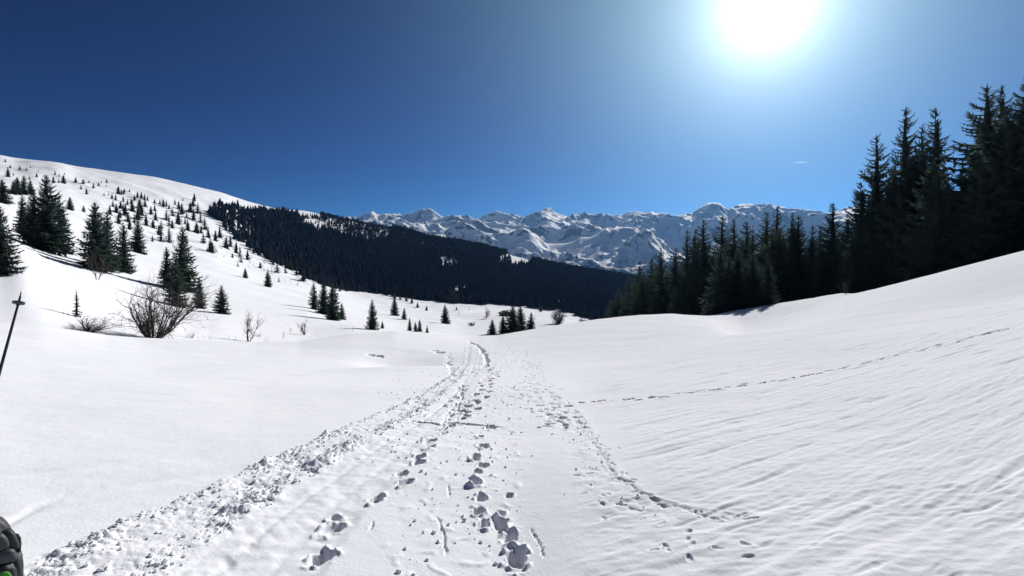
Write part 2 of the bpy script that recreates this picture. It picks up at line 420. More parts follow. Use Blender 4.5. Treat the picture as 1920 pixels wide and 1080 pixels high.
# smoothed lane with pressed treads, then faint sledge grooves beside it
lane = sstep(xR - 10, xR + 14, PX) * sstep(at_py([(1200, 560), (1080, 610), (935, 705), (860, 790), (800, 850), (740, 885), (690, 905), (600, 910)], PY) + 5, at_py([(1200, 560), (1080, 610), (935, 705), (860, 790), (800, 850), (740, 885), (690, 905), (600, 910)], PY) - 25, PX)
D += lane * (-0.012 + 0.012 * fbm(GX / 0.25, GY / 0.25, 3, 56) + 0.009 * (np.abs(vnoise(GX / 0.14, GY / 0.14, 55)) - 0.25))
laneq = (PX - xR) / np.maximum(at_py([(1200, 560), (1080, 610), (935, 705), (860, 790), (800, 850), (740, 885), (690, 905)], PY) - xR, 8)
for c, wd, dp in ((0.25, 0.05, 0.008), (0.62, 0.07, 0.007)):
    D -= lane * dp * np.exp(-((laneq - c - 0.05 * fbm(GX / 1.3, GY / 1.3, 2, 57)) / wd) ** 2)
lug = np.maximum(0, np.sin(np.hypot(GX + 4.0, GY) * 2 * math.pi / 0.16))
D -= 0.006 * lug * lane * np.exp(-((laneq - 0.25) / 0.10) ** 2) * (vnoise(GX / 0.9, GY / 0.9, 58) > 0.0)
# general crumbs between and beside the two lines of prints
mid = sstep(690, 760, PX) * sstep(1010, 960, PX) * sstep(690, 760, PY)
D += mid * 0.004 * fbm(GX / 0.2, GY / 0.2, 3, 61) + mid * 0.006 * np.maximum(0, vnoise(GX / 0.10, GY / 0.10, 60) - 0.22) * 4
# trampled band on the right with its sharp lip
cR = at_py([(600, 955), (650, 1000), (690, 1012), (735, 1032), (780, 1085), (840, 1125), (890, 1155), (930, 1210), (952, 1300), (968, 1400), (1000, 1500), (1030, 2300)], PY)
dR = PX - cR
wid = at_py([(620, 30), (690, 45), (780, 70), (890, 110), (960, 260)], PY)
tramp = sstep(-wid, -wid * 0.4, dR) * sstep(4, -4, dR) * sstep(640, 690, PY)
lipfade = sstep(1500, 1330, PX)
D += lipfade * tramp * (-0.003 + 0.018 * (np.abs(vnoise(GX / 0.2, GY / 0.2, 62)) + 0.6 * np.abs(vnoise(GX / 0.09, GY / 0.09, 63)) - 0.4) * (0.4 + 0.6 * (vnoise(GX / 0.8, GY / 0.8, 64) > -0.05)))
D += lipfade * 0.006 * np.exp(-((dR - 7) / 10.0) ** 2) * sstep(700, 780, PY) * sstep(980, 955, PY) * (0.35 + 1.5 * vnoise(GX / 0.4, GY / 0.4, 65))
# wind-cut flutes over the right-hand slope
p1 = np.array(hit(1250, 822)[:2]); p2 = np.array(hit(1850, 655)[:2])
td = (p2 - p1) / np.linalg.norm(p2 - p1); nd = np.array([-td[1], td[0]])
S = GX * td[0] + GY * td[1]; A = GX * nd[0] + GY * nd[1] + 0.25 * vnoise(S / 3.5, (GX * nd[0] + GY * nd[1]) / 1.5, 70)
rslope = sstep(0, 120, dR) * sstep(1010, 960, PY) * sstep(585, 640, PY + (PX - 1200) * 0.14)
rs2 = rslope * sstep(1040, 1150, PX)
fl = np.maximum(0, vnoise(S / 2.6, A / 0.13, 71) + 0.3 * vnoise(S / 0.5, A / 0.07, 72)) + 0.7 * np.maximum(0, vnoise(S / 5.2, A / 0.30, 73) - 0.05)
D += rs2 * sstep(70, 20, RR) * 0.025 * fl * (0.45 + 0.55 * sstep(-0.2, 0.3, vnoise(GX / 3.0, GY / 3.0, 74)))
D += rs2 * sstep(40, 10, RR) * (0.0045 * vnoise(S / 0.30, A / 0.06, 76) + 0.004 * vnoise(S / 0.10, A / 0.04, 77))
D -= rs2 * 0.014 * np.maximum(0, vnoise(S / 0.8, A / 0.13, 75) - 0.30) * 4
# scalloped drift in the lower right corner
low = sstep(880, 960, PY + (PX - 1200) * 0.06) * sstep(1040, 1160, PX)
sc = vnoise(S / 0.26, A / 0.085, 80); sc2 = vnoise(S / 1.8, A / 0.5, 81); sc3 = fbm(S / 0.9, A / 0.22, 3, 83)
D += 0.85 * low * (0.030 * np.maximum(0, sc2) + 0.016 * sc3 - 0.040 * np.maximum(0, sc - 0.20) * sstep(-0.12, 0.12, sc3) + 0.005 * vnoise(S / 0.09, GY / 0.05, 82))
# pale sweeping ski lines on the left bank
for pts, dp in (([(0, 990), (60, 985 - 28), (120, 930), (260, 908), (430, 885), (560, 868)], .009), ([(0, 893), (120, 880), (240, 868), (430, 842)], .010), ([(20, 968), (150, 948), (300, 925)], .006)):
    a = np.array(pts, float); yy = np.interp(PX, a[:, 0], a[:, 1])
    on = (PX > a[0, 0] - 120) & (PX < a[-1, 0] + 40)
    D -= on * dp * np.exp(-((PY - yy + 5 * wob) / 7.0) ** 2) * sstep(a[-1, 0] + 40, a[-1, 0] - 80, PX)

def stamp(x0, y0, th, a, b, d, rim=0.25, rough=0.25, seed=0):
    r0 = math.hypot(x0, y0); ext = max(a, b) * 1.9
    i0, i1 = np.searchsorted(gr, [r0 - ext, r0 + ext])
    da = ext / r0; az0 = math.atan2(x0, y0)
    j0, j1 = np.searchsorted(gaz, [az0 - da, az0 + da])
    if i1 - i0 < 1 or j1 - j0 < 1: return
    sl = (slice(max(0, i0 - 1), i1 + 1), slice(max(0, j0 - 1), j1 + 1))
    dx = GX[sl] - x0; dy = GY[sl] - y0
    c, s = math.cos(th), math.sin(th)
    uu = (dx * c + dy * s) / a; vv = (-dx * s + dy * c) / b
    xs, ys = GX[sl], GY[sl]
    rho = (np.abs(uu) ** 2.4 + np.abs(vv) ** 2.4) ** (1 / 2.4)
    rho = rho + rough * (1.2 * vnoise(xs / 0.10 + seed * 3.7, ys / 0.10, 90 + seed % 50) + 0.9 * vnoise(xs / 0.04, ys / 0.04, 97))
    d = d * 0.62
    D[sl] -= d * sstep(1.04, 0.74, rho) * (1 + 0.5 * vnoise(xs / 0.05, ys / 0.05, 91) + 0.25 * uu)
    if max(a, b) > .075: D[sl] += 0.009 * np.sin((dx * c + dy * s) * 2 * math.pi / 0.035) * sstep(.85, .6, rho) * (seed % 2)
    if rim: D[sl] += d * rim * np.exp(-((rho - 1.28) / 0.26) ** 2) * np.maximum(0, 0.25 + 2.2 * vnoise(xs / 0.07, ys / 0.07, 92 + seed % 9))

def walk(pts, foot=(0.17, 0.085), depth=0.11, step=0.33, side=0.05, jit=0.05, rim=0.3, rough=0.25):
    g = np.array([hit(*p)[:2] for p in pts])
    seg = np.hypot(*np.diff(g, axis=0).T); cum = np.concatenate([[0], np.cumsum(seg)])
    s = 0; k = 0
    while s < cum[-1]:
        x = np.interp(s, cum, g[:, 0]); y = np.interp(s, cum, g[:, 1])
        x2 = np.interp(s + .1, cum, g[:, 0]); y2 = np.interp(s + .1, cum, g[:, 1])
        th = math.atan2(y2 - y, x2 - x) if s + .1 < cum[-1] else th
        o = side * (1 if k % 2 else -1)
        stamp(x - math.sin(th) * o + rng.normal(0, jit), y + math.cos(th) * o + rng.normal(0, jit), th + rng.normal(0, .25), foot[0] * rng.uniform(.8, 1.2), foot[1] * rng.uniform(.8, 1.25), depth * rng.uniform(.7, 1.2), rim, rough, k)
        s += step * rng.uniform(.8, 1.25); k += 1
# deep right-hand line of prints
for px, py, a, b, d in ((968, 1050, .20, .085, .17), (958, 1012, .12, .07, .12), (937, 985, .13, .075, .13), (906, 985, .12, .055, .12), (897, 960, .11, .065, .12), (902, 935, .12, .06, .12), (889, 905, .14, .075, .13), (896, 885, .08, .05, .09), (906, 872, .12, .06, .10), (890, 858, .16, .075, .12), (906, 835, .16, .085, .12), (900, 818, .10, .06, .08), (920, 802, .15, .10, .13), (940, 965, .08, .05, .07), (955, 930, .07, .05, .05), (1010, 800, .05, .05, .05), (958, 809, .06, .035, .05), (1034, 812, .10, .03, .04)):
    x, y, r = hit(px, py); stamp(x, y, math.pi / 2 + 0.1 * rng.normal(), a * .62, b * .66, d * .8, 0.45, 0.38, int(px))
# left-hand line: paired prints going up the trail
for px, py, a, b, d in ((605, 1048, .13, .09, .14), (622, 992, .17, .09, .10), (628, 970, .08, .06, .08), (706, 935, .15, .07, .10), (760, 905, .13, .07, .08), (752, 888, .12, .08, .09), (785, 867, .12, .07, .09), (784, 857, .14, .08, .10), (806, 838, .13, .06, .09), (805, 826, .15, .09, .11), (832, 812, .12, .06, .08), (845, 800, .16, .08, .10), (865, 785, .16, .08, .11), (878, 773, .14, .07, .09)):
    x, y, r = hit(px, py); stamp(x, y, math.pi / 2 - 0.2 + 0.15 * rng.normal(), a * .6, b * .62, d * .75, 0.45, 0.4, int(px))
walk([(872, 778), (885, 755), (900, 742), (908, 728), (916, 712), (925, 700), (918, 690), (905, 680)], (.12, .065), .10, .3, .07, .05, .4, .4)
walk([(838, 765), (852, 748), (862, 735), (868, 722)], (.10, .05), .06, .3, .05)
# straight cut across the trail
walk([(786, 790), (812, 793), (835, 796), (858, 797)], (.14, .035), .07, .12, .01, .015, .25)
walk([(862, 793), (880, 795), (900, 797), (916, 800)], (.16, .04), .08, .12, .02, .015, .25)
# sled runner line curving down the trail, and the dark bend of the path at the crest
walk([(866, 722), (867, 740), (860, 760), (845, 778), (832, 790)], (.16, .03), .05, .2, .0, .015, .4)
walk([(866, 641), (880, 642), (892, 646), (902, 655), (910, 666), (913, 678), (909, 690)], (.45, .085), .13, .35, .0, .03, .4, .2)
walk([(850, 705), (845, 690), (840, 672), (842, 660)], (.3, .09), .06, .4, .0, .05, .5)
# trampled ground of many small old prints near the crest
for _ in range(190):
    px = rng.uniform(920, 1012); py = rng.uniform(648, 692)
    if (px - 920) / 92 > 1.3 - (py - 645) / 80: pass
    x, y, r = hit(px, py); stamp(x, y, rng.uniform(0, 3), .10, .055, .045, .3, .3, _)
for _ in range(150):
    py = rng.uniform(690, 800); px = at_py([(690, 985), (735, 990), (800, 1060)], py) + rng.normal(0, 24)
    x, y, r = hit(px, py); stamp(x, y, rng.uniform(0, 3), .07, .035, .03, .3, .3, _)
for _ in range(130):
    py = rng.uniform(640, 705); px = at_py([(640, 880), (660, 895), (705, 890)], py) + rng.normal(0, 16)
    x, y, r = hit(px, py); stamp(x, y, rng.uniform(0, 3), .09, .05, .05, .3, .3, _)
for _ in range(34):
    py = rng.uniform(760, 1060); px = rng.uniform(1000, 1160) * 0 + at_py([(760, 1080), (880, 1130), (960, 1200), (1060, 1330)], py) + rng.normal(0, 55)
    x, y, r = hit(px, py); stamp(x, y, rng.uniform(0, 3), .035, .016, .013, .4, .35, _)
# lip of the right-hand trail, then an animal's straight track over the slope
walk([(1035, 738), (1060, 752), (1085, 775), (1100, 795), (1125, 838), (1140, 862), (1158, 890), (1185, 912), (1215, 932), (1260, 950), (1310, 962), (1370, 971), (1420, 973)], (.07, .014), .017, .11, .012, .02, .5, .4)
walk([(1075, 760), (1090, 755)], (.08, .05), .05, .2, .03)
walk([(1110, 754), (1150, 751), (1200, 748), (1260, 741), (1330, 733), (1400, 722), (1465, 715), (1520, 703), (1590, 688), (1660, 670), (1735, 655), (1800, 638), (1890, 617)], (.10, .036), .065, .19, .035, .03, .35)
# prints dotted along the lower right
walk([(1140, 946), (1165, 950), (1195, 957), (1215, 963)], (.035, .014), .022, .08, .02, .015)
# pole scratches
for pts in ([(822, 975), (832, 1005), (836, 1040)], [(995, 995), (1008, 1015), (1020, 1045)], [(840, 912), (842, 930)], [(700, 985), (690, 1000)]):
    walk(pts, (.035, .007), .016, .03, .0, .003, .3)
# snow-bridged holes above the stream
for px, py, a, b, d in ((703, 661, .42, .22, .55), (824, 658, .28, .2, .45), (814, 655, .25, .10, .25)):
    x, y, r = hit(px, py); stamp(x, y, 0.1, a, b, d, 0.10, 0.12, int(px))
dip = np.exp(-((PX - 760) / 90) ** 2 - ((PY - 672) / 14) ** 2)
D -= 0.42 * dip
D += 0.16 * np.exp(-((PX - 770) / 100) ** 2 - ((PY - 692 + (PX - 770) * .03) / 5) ** 2)
edge = sstep(74, 62, RR)
ZF = B0 + D * edge - 0.25 * sstep(66, 77, RR)
V = np.stack([GX, GY, ZF], -1).reshape(-1, 3)
link('snow_field', mesh('snow_field', V, grid_faces(NR, NC), M_SNOW), kind='structure')

# loose clods thrown up along the churned band and round the prints
ico_v = np.array([(0, 0, 1), (.894, 0, .447), (.276, .851, .447), (-.724, .526, .447), (-.724, -.526, .447), (.276, -.851, .447), (.724, .526, -.447), (-.276, .851, -.447), (-.894, 0, -.447), (-.276, -.851, -.447), (.724, -.526, -.447), (0, 0, -1)])
ico_f = np.array([(0, 1, 2), (0, 2, 3), (0, 3, 4), (0, 4, 5), (0, 5, 1), (1, 6, 2), (2, 7, 3), (3, 8, 4), (4, 9, 5), (5, 10, 1), (2, 6, 7), (3, 7, 8), (4, 8, 9), (5, 9, 10), (1, 10, 6), (11, 7, 6), (11, 8, 7), (11, 9, 8), (11, 10, 9), (11, 6, 10)])
wgt = band * (band > 0.5) * (0.15 + ridge) * patch + 0.05 * mid + 0.06 * tramp
wgt = wgt * (PX < 1230) * (RR ** 2) * sstep(35, 22, RR)           # equal area
wgt = (wgt * (RR < 32)).ravel(); wgt /= wgt.sum()
pick = rng.choice(len(wgt), 5600, replace=False, p=wgt)
cv, cf = [], []
for i, k in enumerate(pick):
    s = 0.003 + 0.014 * rng.random() ** 4
    v = ico_v * rng.uniform(.6, 1.25, (12, 1)) * s * np.array([1, 1, .75]) * (1 + V[k, 1] * .01)
    cv.append(v + V[k] + np.array([0, 0, s * .35])); cf.append(ico_f + 12 * i)
link('snow_clods', mesh('snow_clods', np.concatenate(cv), np.concatenate(cf), M_CLOD, False), kind='stuff')

# ------------------------------------------------------------------ hillside, valley and forest ridge
az_in = azte(np.linspace(-140, 2060, 640), 490.0)[0]
az_out = np.linspace(az_in[-1], az_in[0] + 2 * math.pi, 200)[1:-1]
haz = np.concatenate([az_in, az_out])
haz_w = (haz + math.pi) % (2 * math.pi) - math.pi
hr = np.concatenate([[0.5, 1.0, 1.6], np.exp(np.linspace(math.log(2.3), math.log(60), 40))[:-1], np.exp(np.linspace(math.log(60), math.log(3600), 250))])
HA, HR = np.meshgrid(haz_w, hr)
HX = HR * np.sin(HA); HY = HR * np.cos(HA)
HZ = base(haz_w[None, :], hr[:, None]) + ground_noise(HX, HY, HR)
inside = (HA > gaz[0] + .004) & (HA < gaz[-1] - .004)
HZ -= np.where(inside, 0.9 * sstep(70, 60, HR), 0.02)
hill_obj = link('snowy_hillside', mesh('snowy_hillside', np.stack([HX, HY, HZ], -1).reshape(-1, 3), grid_faces(len(hr), len(haz), True), M_HILL), kind='structure')

# ------------------------------------------------------------------ the far range
MLINES = [
    [(-520, 560, 3400), (560, 575, 3400), (1000, 590, 3400), (1920, 590, 3400), (2440, 560, 3400)],
    [(-520, 500, 5600), (560, 480, 5600), (800, 462, 5600), (900, 480, 5600), (960, 505, 5600), (1050, 520, 5600), (1150, 520, 5600), (1250, 510, 5600), (1400, 500, 5600), (1920, 500, 5600), (2440, 500, 5600)],
    [(-520, 460, 7300), (560, 445, 7300), (700, 432, 7300), (780, 430, 7300), (850, 432, 7300), (900, 438, 7300), (935, 445, 7300), (965, 430, 7300), (985, 426, 7300), (1002, 432, 7300), (1020, 448, 7300), (1060, 447, 7300), (1120, 436, 7300), (1185, 434, 7300), (1225, 446, 7300), (1250, 466, 7300), (1290, 490, 7300), (1400, 490, 7300), (1920, 480, 7300), (2440, 480, 7300)],
    [(-520, 455, 8600), (560, 440, 8600), (700, 425, 8600), (800, 422, 8600), (900, 428, 8600), (985, 440, 8600), (1060, 432, 8600), (1120, 446, 8600), (1190, 452, 8600), (1250, 470, 8600), (1350, 475, 8600), (1560, 470, 8600), (1920, 470, 8600), (2440, 470, 8600)],
    [(-520, 440, 10600), (560, 420, 10600), (640, 415, 10600), (690, 413.5, 10600), (705, 407, 10600), (723, 402, 10600), (740, 405, 10600), (760, 410, 10600), (775, 407, 10600), (800, 402, 10600), (812, 401, 10600), (828, 407, 10600), (845, 410, 10600), (858, 407, 10600), (872, 413, 10600), (890, 413, 10600), (905, 409, 10600), (930, 406, 10600), (945, 409, 10600), (960, 408, 10600), (985, 411, 10600), (1005, 411, 10600), (1015, 404, 10600), (1025, 400, 10600), (1035, 405, 10600), (1050, 408, 10600), (1080, 408, 10600), (1097, 405, 10600), (1107, 411, 10600), (1118, 414, 10600), (1135, 410, 10600), (1152, 405, 10600), (1168, 403, 10600), (1177, 399, 10600), (1190, 397, 10600), (1210, 399, 10600), (1222, 395, 10600), (1235, 402, 10600), (1247, 401, 10600), (1262, 407, 10600), (1285, 404, 10600), (1298, 404, 10600), (1310, 394, 10600), (1325, 386, 10600), (1336, 383, 10600), (1350, 384, 10600), (1357, 391, 10600), (1365, 396, 10600), (1380, 389, 10600), (1395, 385, 10600), (1425, 387, 10600), (1440, 386, 10600), (1452, 389, 10600), (1470, 391, 10600), (1500, 394, 10600), (1520, 395, 10600), (1550, 401, 10600), (1570, 397, 10600), (1600, 389, 10600), (1660, 395, 10600), (1760, 385, 10600), (1920, 400, 10600), (2440, 420, 10600)],
    [(-520, 470, 13500), (960, 440, 13500), (1920, 440, 13500), (2440, 460, 13500)],
]
MR, MZ = line_table(MLINES, [100, 60, 20, 30, 2, 60])
maz = np.concatenate([azte(np.linspace(-500, 560, 90), 490.)[0], azte(np.linspace(562, 1680, 800), 490.)[0], azte(np.linspace(1690, 2420, 60), 490.)[0]])
mr = np.concatenate([np.linspace(3450, 5200, 25), np.linspace(5220, 11200, 250), np.linspace(11250, 13400, 20)])
MA, MRR = np.meshgrid(maz, mr)
MX = MRR * np.sin(MA); MY = MRR * np.cos(MA)
K, Zk = knots(MA, MR, MZ)
MH = pchip(np.log(MRR), K, Zk)
wx = MX + 260 * fbm(MX / 1100, MY / 1100, 3, 201); wy = MY + 260 * fbm(MX / 1100, MY / 1100, 3, 202)
rg = ridged(wx / 1650, wy / 1650, 7, 210, 0.48) - 0.84
keep = 1 - 0.86 * np.exp(-((MRR - 10600) / 330) ** 2)
keep *= 1 - 0.6 * np.exp(-((MRR - 7300) / 250) ** 2)
MPX = 960 + F * np.tan(MA)
massif = sstep(1110, 1260, MPX) * sstep(8000, 9000, MRR)
MH += rg * (185 - 40 * massif) * keep * sstep(3500, 5400, MRR)
MH += 26 * ridged(wx / 420, wy / 420, 5, 230, .5) * sstep(3500, 5400, MRR) - 10
mount = link('mountain_range', mesh('mountain_range', np.stack([MX, MY, MH], -1).reshape(-1, 3), grid_faces(len(mr), len(maz)), M_MOUNT), kind='structure')

# ------------------------------------------------------------------ conifers
def tube(V, T, pts, rad, sides=5):
    pts = np.array(pts, float); n0 = sum(len(v) for v in V)
    rings = []
    for i, p in enumerate(pts):
        d = pts[min(i + 1, len(pts) - 1)] - pts[max(i - 1, 0)]
        d = d / (np.linalg.norm(d) + 1e-9)
        a = np.cross(d, (0.31, 0.9, 0.2)); a /= np.linalg.norm(a) + 1e-9; b = np.cross(d, a)
        t = np.arange(sides) * 2 * math.pi / sides
        rings.append(p + rad[i] * (np.cos(t)[:, None] * a + np.sin(t)[:, None] * b))
    V.append(np.concatenate(rings))
    f = grid_faces(len(pts), sides, True)
    f = np.concatenate([f[:, :3], f[:, [0, 2, 3]]]) + n0
    T.append(f)

def conifer(seed, W=0.19, whorls=30, per=7, S=4, low=0.05, sparse=0.0, lush=1.0, power=0.8, core=0.30):
    """a spruce one unit tall: crown mesh and trunk mesh"""
    g = np.random.default_rng(seed)
    V, T = [], []
    nv = 0
    ph = g.uniform(0, 6.28); lob = g.uniform(0.0, 0.18)
    bend = g.normal(0, 0.006, 2)
    for i in range(whorls):
        f = (i + g.uniform(-.3, .3)) / (whorls - 1); f = min(max(f, 0), 0.985)
        h = low + (0.985 - low) * f
        Lw = W * (1 - f) ** power * (0.8 + 0.2 * min(1, f / 0.10)) + 0.012
        cnt = max(3, int(round(per * (0.55 + 0.45 * (1 - f)))))
        a0 = g.uniform(0, 6.28)
        for k in range(cnt):
            if g.random() < sparse: continue
            az = a0 + k * 2 * math.pi / cnt + g.normal(0, .22)
            L = Lw * g.uniform(.68, 1.16) * (1 + lob * math.cos(az - ph))
            e0 = math.radians(-22 + 52 * f + g.normal(0, 8)); bendup = math.radians(g.uniform(25, 60))
            hh = h + g.normal(0, .006)
            sp = [np.array([bend[0] * h, bend[1] * h, hh])]
            out = np.array([math.cos(az), math.sin(az), 0]); side = np.array([-math.sin(az), math.cos(az), 0]); upv = np.array([0, 0, 1.])
            for s in range(S):
                e = e0 - math.radians(8) + bendup * ((s + .5) / S) ** 2
                sp.append(sp[-1] + (out * math.cos(e) + upv * math.sin(e)) * L / S)
            vs, ts = [], []
            for s in range(S):
                q = (s + 0.5) / S
                if s == 0 and S > 2 and q < .2 and f < .7: lenf = .5
                else: lenf = 1.0
                p = sp[s] * .6 + sp[s + 1] * .4; d = (sp[s + 1] - sp[s]) / (L / S)
                tl = lush * L * (0.36 * (1 - q) ** .6 + 0.10) * lenf * g.uniform(.75, 1.25)
                wd = lush * L / S * g.uniform(.45, .7)
                for sg in (1, -1):
                    tip = p + (d * .75 + side * sg * .8 + upv * g.uniform(-.35, .05)) * tl
                    b0 = len(vs)
                    vs += [p - d * wd * .5 , p + d * wd * .6, tip]; ts.append((b0, b0 + 1, b0 + 2))
                    if S > 3:
                        p2 = p + d * wd * .8; tip = p2 + (d * .9 + side * sg * .55 + upv * g.uniform(-.45, .15)) * tl * .9
                        b0 = len(vs); vs += [p2 - d * wd * .45 , p2 + d * wd * .45, tip]; ts.append((b0, b0 + 1, b0 + 2))
                # hanging spray
                tip = p + (-upv * g.uniform(.6, 1.0) + d * .25 + side * g.normal(0, .25)) * tl * .75
                b0 = len(vs); vs += [p - d * wd * .6, p + d * wd * .6, tip]; ts.append((b0, b0 + 1, b0 + 2))
            # spine with a tuft at its end
            for s in range(S):
                w0 = lush * L * 0.05 * (1.15 - s / S); w1 = lush * L * 0.05 * (1.15 - (s + 1) / S)
                b0 = len(vs)
                vs += [sp[s] + upv * w0, sp[s] - upv * w0, sp[s + 1] - upv * w1, sp[s + 1] + upv * w1]
                ts += [(b0, b0 + 1, b0 + 2), (b0, b0 + 2, b0 + 3)]
            V.append(np.array(vs)); T.append(np.array(ts) + nv); nv += len(vs)
    # shaded heart of the crown
    if core:
        n = 7; lv = 8; ring = []
        for j in range(lv):
            f = j / (lv - 1); rr = core * W * (1 - f) ** .8 * g.uniform(.6, 1.2, n) + .004
            t = np.arange(n) * 2 * math.pi / n + g.normal(0, .2)
            ring.append(np.stack([np.cos(t) * rr, np.sin(t) * rr, np.full(n, low + .03 + (0.9 - low) * f)], -1))
        V.append(np.concatenate(ring)); fc = grid_faces(lv, n, True)
        T.append(np.concatenate([fc[:, :3], fc[:, [0, 2, 3]]]) + nv); nv += lv * n
    # leader
    V.append(np.array([(.006, 0, .95), (-.004, .005, .95), (-.004, -.005, .95), (bend[0], bend[1], 1.0)])); T.append(np.array([(0, 1, 3), (1, 2, 3), (2, 0, 3)]) + nv); nv += 4
    crown = mesh('crown', np.concatenate(V), np.concatenate(T), M_FOL, False)
    tv, tt = [], []
    hs = [-0.06, 0.0, 0.25, 0.55, 0.97]
    tube(tv, tt, [(bend[0] * h, bend[1] * h, h) for h in hs], [.017, .015, .011, .007, .002], 6)
    return crown, mesh('trunk', np.concatenate(tv), np.concatenate(tt), M_BARK)

# near: right-hand wood; mid: slope; small: upper slope
P_TALL = [conifer(11 + i, W=w, whorls=46, per=7, S=5, low=.04, sparse=sp, power=pw, lush=1.05, core=.16) for i, (w, sp, pw) in enumerate(((.20, .05, .70), (.175, .08, .64), (.215, .03, .72), (.165, .10, .60), (.195, .06, .66), (.22, .04, .76)))]
P_WOOD = [conifer(31 + i, W=w, whorls=36, per=7, S=4, low=.03, sparse=.03, power=pw, lush=1.2, core=.30) for i, (w, pw) in enumerate(((.22, .62), (.20, .6), (.235, .7), (.19, .58), (.215, .66)))]
P_MID = [conifer(51 + i, W=w, whorls=34, per=8, S=4, low=.02, sparse=sp, power=pw, lush=1.25, core=.30) for i, (w, sp, pw) in enumerate(((.26, .0, .66), (.235, .04, .62), (.285, .0, .64), (.225, .10, .62), (.255, .03, .74)))]
P_YOUNG = [conifer(71 + i, W=w, whorls=15, per=7, S=3, low=.02, sparse=.03, power=.72, lush=1.3, core=.25) for i, w in enumerate((.25, .22, .28))]
P_SMALL = [conifer(81 + i, W=w, whorls=12, per=7, S=2, low=.02, sparse=.0, power=.62, lush=1.4, core=.5) for i, w in enumerate((.26, .23, .31, .22))]

trng = random.Random(5)
def place_tree(proto, x, y, h, label, wf=1.0, group=None, name='spruce_tree', sink=0.02, cat='tree', z=None):
    gz = float(ground(x, y)) if z is None else z
    t = thing(name, label, cat, (x, y, gz - sink * h), trng.uniform(0, 6.28), group)
    t.scale = (h * wf, h * wf, h)
    c = link('crown', proto[0], t); k = link('trunk', proto[1], t)
    return t

def tree_at(proto, px, py, hp, label, wf=1.0, group=None, rmin=60, rmax=1400, name='spruce_tree', r=None):
    """stand a tree on the ground where the sight line meets it, as tall as it looks there"""
    if r is None:
        x, y, r = hit(px, py, rmin, rmax)
    else:
        az = float(azte(px, py)[0]); x, y = r * math.sin(az), r * math.cos(az)
    z = float(ground(x, y))
    qx, qy = project(x, y, z)
    h = hp / F * (y * CP) if abs(qy - py) < 6 else max(2.0, (HC + r * float(azte(px, py - hp)[1])) - z)
    return place_tree(proto, x, y, h, label, wf, group, name, z=z)

# --- right-hand wood: the spires one can tell apart
DARK = 'spires of the right-hand wood'
SPIRES = [
    (1645, 243, 128, .9, 0, 'tall spruce spire at the outer shoulder of the high wood, first big step up'),
    (1617, 335, 126, 1.0, 4, 'lower spruce leaning against the outer shoulder of the high wood'),
    (1697, 190, 122, .82, 1, 'slim high spruce spire left of the bright gap, just under the sun glare'),
    (1730, 226, 125, .8, 3, 'thin spruce spire squeezed between two taller slim spires of the wood'),
    (1758, 193, 118, .85, 4, 'high spruce spire on the near side of the bright gap in the wood'),
    (1804, 330, 116, .95, 2, 'short spruce filling the notch between high slim spires and the tallest crowns'),
    (1852, 146, 104, 1.15, 5, 'broad tall spruce with long upturned boughs on its sunward side, near the photo edge'),
    (1881, 151, 108, .9, 0, 'second spire close behind the broad tall spruce with upturned boughs'),
    (1926, 128, 98, 1.2, 2, 'tallest spruce of the wood, cut by the right edge of the photo'),
    (1562, 374, 134, 1.05, 2, 'lone dense spruce spire rising between distant snow peaks and the high wood'),
    (1497, 398, 142, 1.0, 1, 'rounded spruce spire in front of the last white peak'),
    (1484, 394, 146, .9, 3, 'spruce spire overlapping the rounded one before the last white peak'),
    (1457, 380, 148, .8, 4, 'needle-thin spruce top that pokes above the mountain skyline mid-wood'),
    (1438, 390, 146, .95, 0, 'spruce top just beside the needle-thin one under the mountain skyline'),
    (1401, 409, 152, 1.1, 2, 'twin-topped spruce before the blue shaded mountain wall'),
    (1377, 404, 154, .85, 3, 'narrow spruce between the twin-topped one and a fuller tall one'),
    (1354, 397, 156, 1.0, 5, 'full tall spruce below the rocky notch of the blue mountain'),
    (1319, 403, 160, 1.0, 0, 'first tall spruce of the far wood with a lumpy top below the high rocky peak'),
    (1302, 424, 166, .95, 4, 'spruce stepping down from the first tall one of the far wood'),
    (1288, 424, 170, .8, 1, 'slender spruce on the outer flank of the far wood'),
    (1267, 459, 176, 1.0, 2, 'small-looking spruce spire low in the gap above the valley'),
    (1240, 457, 182, .95, 5, 'spruce spire standing over the dark valley forest edge'),
    (1222, 478, 190, 1.0, 0, 'spruce just beyond the spire over the valley forest edge'),
    (1200, 486, 200, 1.0, 4, 'outermost clear spruce of the far wood where it dips to the valley'),
    (1523, 417, 140, .85, 1, 'thin spruce top, nearest one before the lone dense spire'),
    (1536, 419, 138, .8, 3, 'thin spruce top almost touching the lone dense spire'),
    (1180, 512, 212, 1.0, 2, 'low spruce crown at the foot of the far wood beside the dark valley'),
    (1160, 534, 222, 1.0, 5, 'last low spruce crown where the far wood melts into the valley'),
    (1412, 424, 140, .95, 1, 'spruce tucked under the twin-topped one, a little nearer'),
    (1590, 395, 124, 1.0, 5, 'bushy spruce at the very foot of the high outer shoulder'),
]
def wood_tree(px, pytop, r, proto, label, wf, group):
    az, te = azte(px, pytop); az = float(az); te = float(te)
    x, y = r * math.sin(az), r * math.cos(az)
    z = float(ground(x, y)); h = HC + r * te - z
    return place_tree(proto, x, y, max(h, 3.0), label, wf, group, z=z)
for px, py, r, wf, k, lab in SPIRES:
    wood_tree(px, py, r, P_TALL[k], lab, wf * 1.12, DARK)
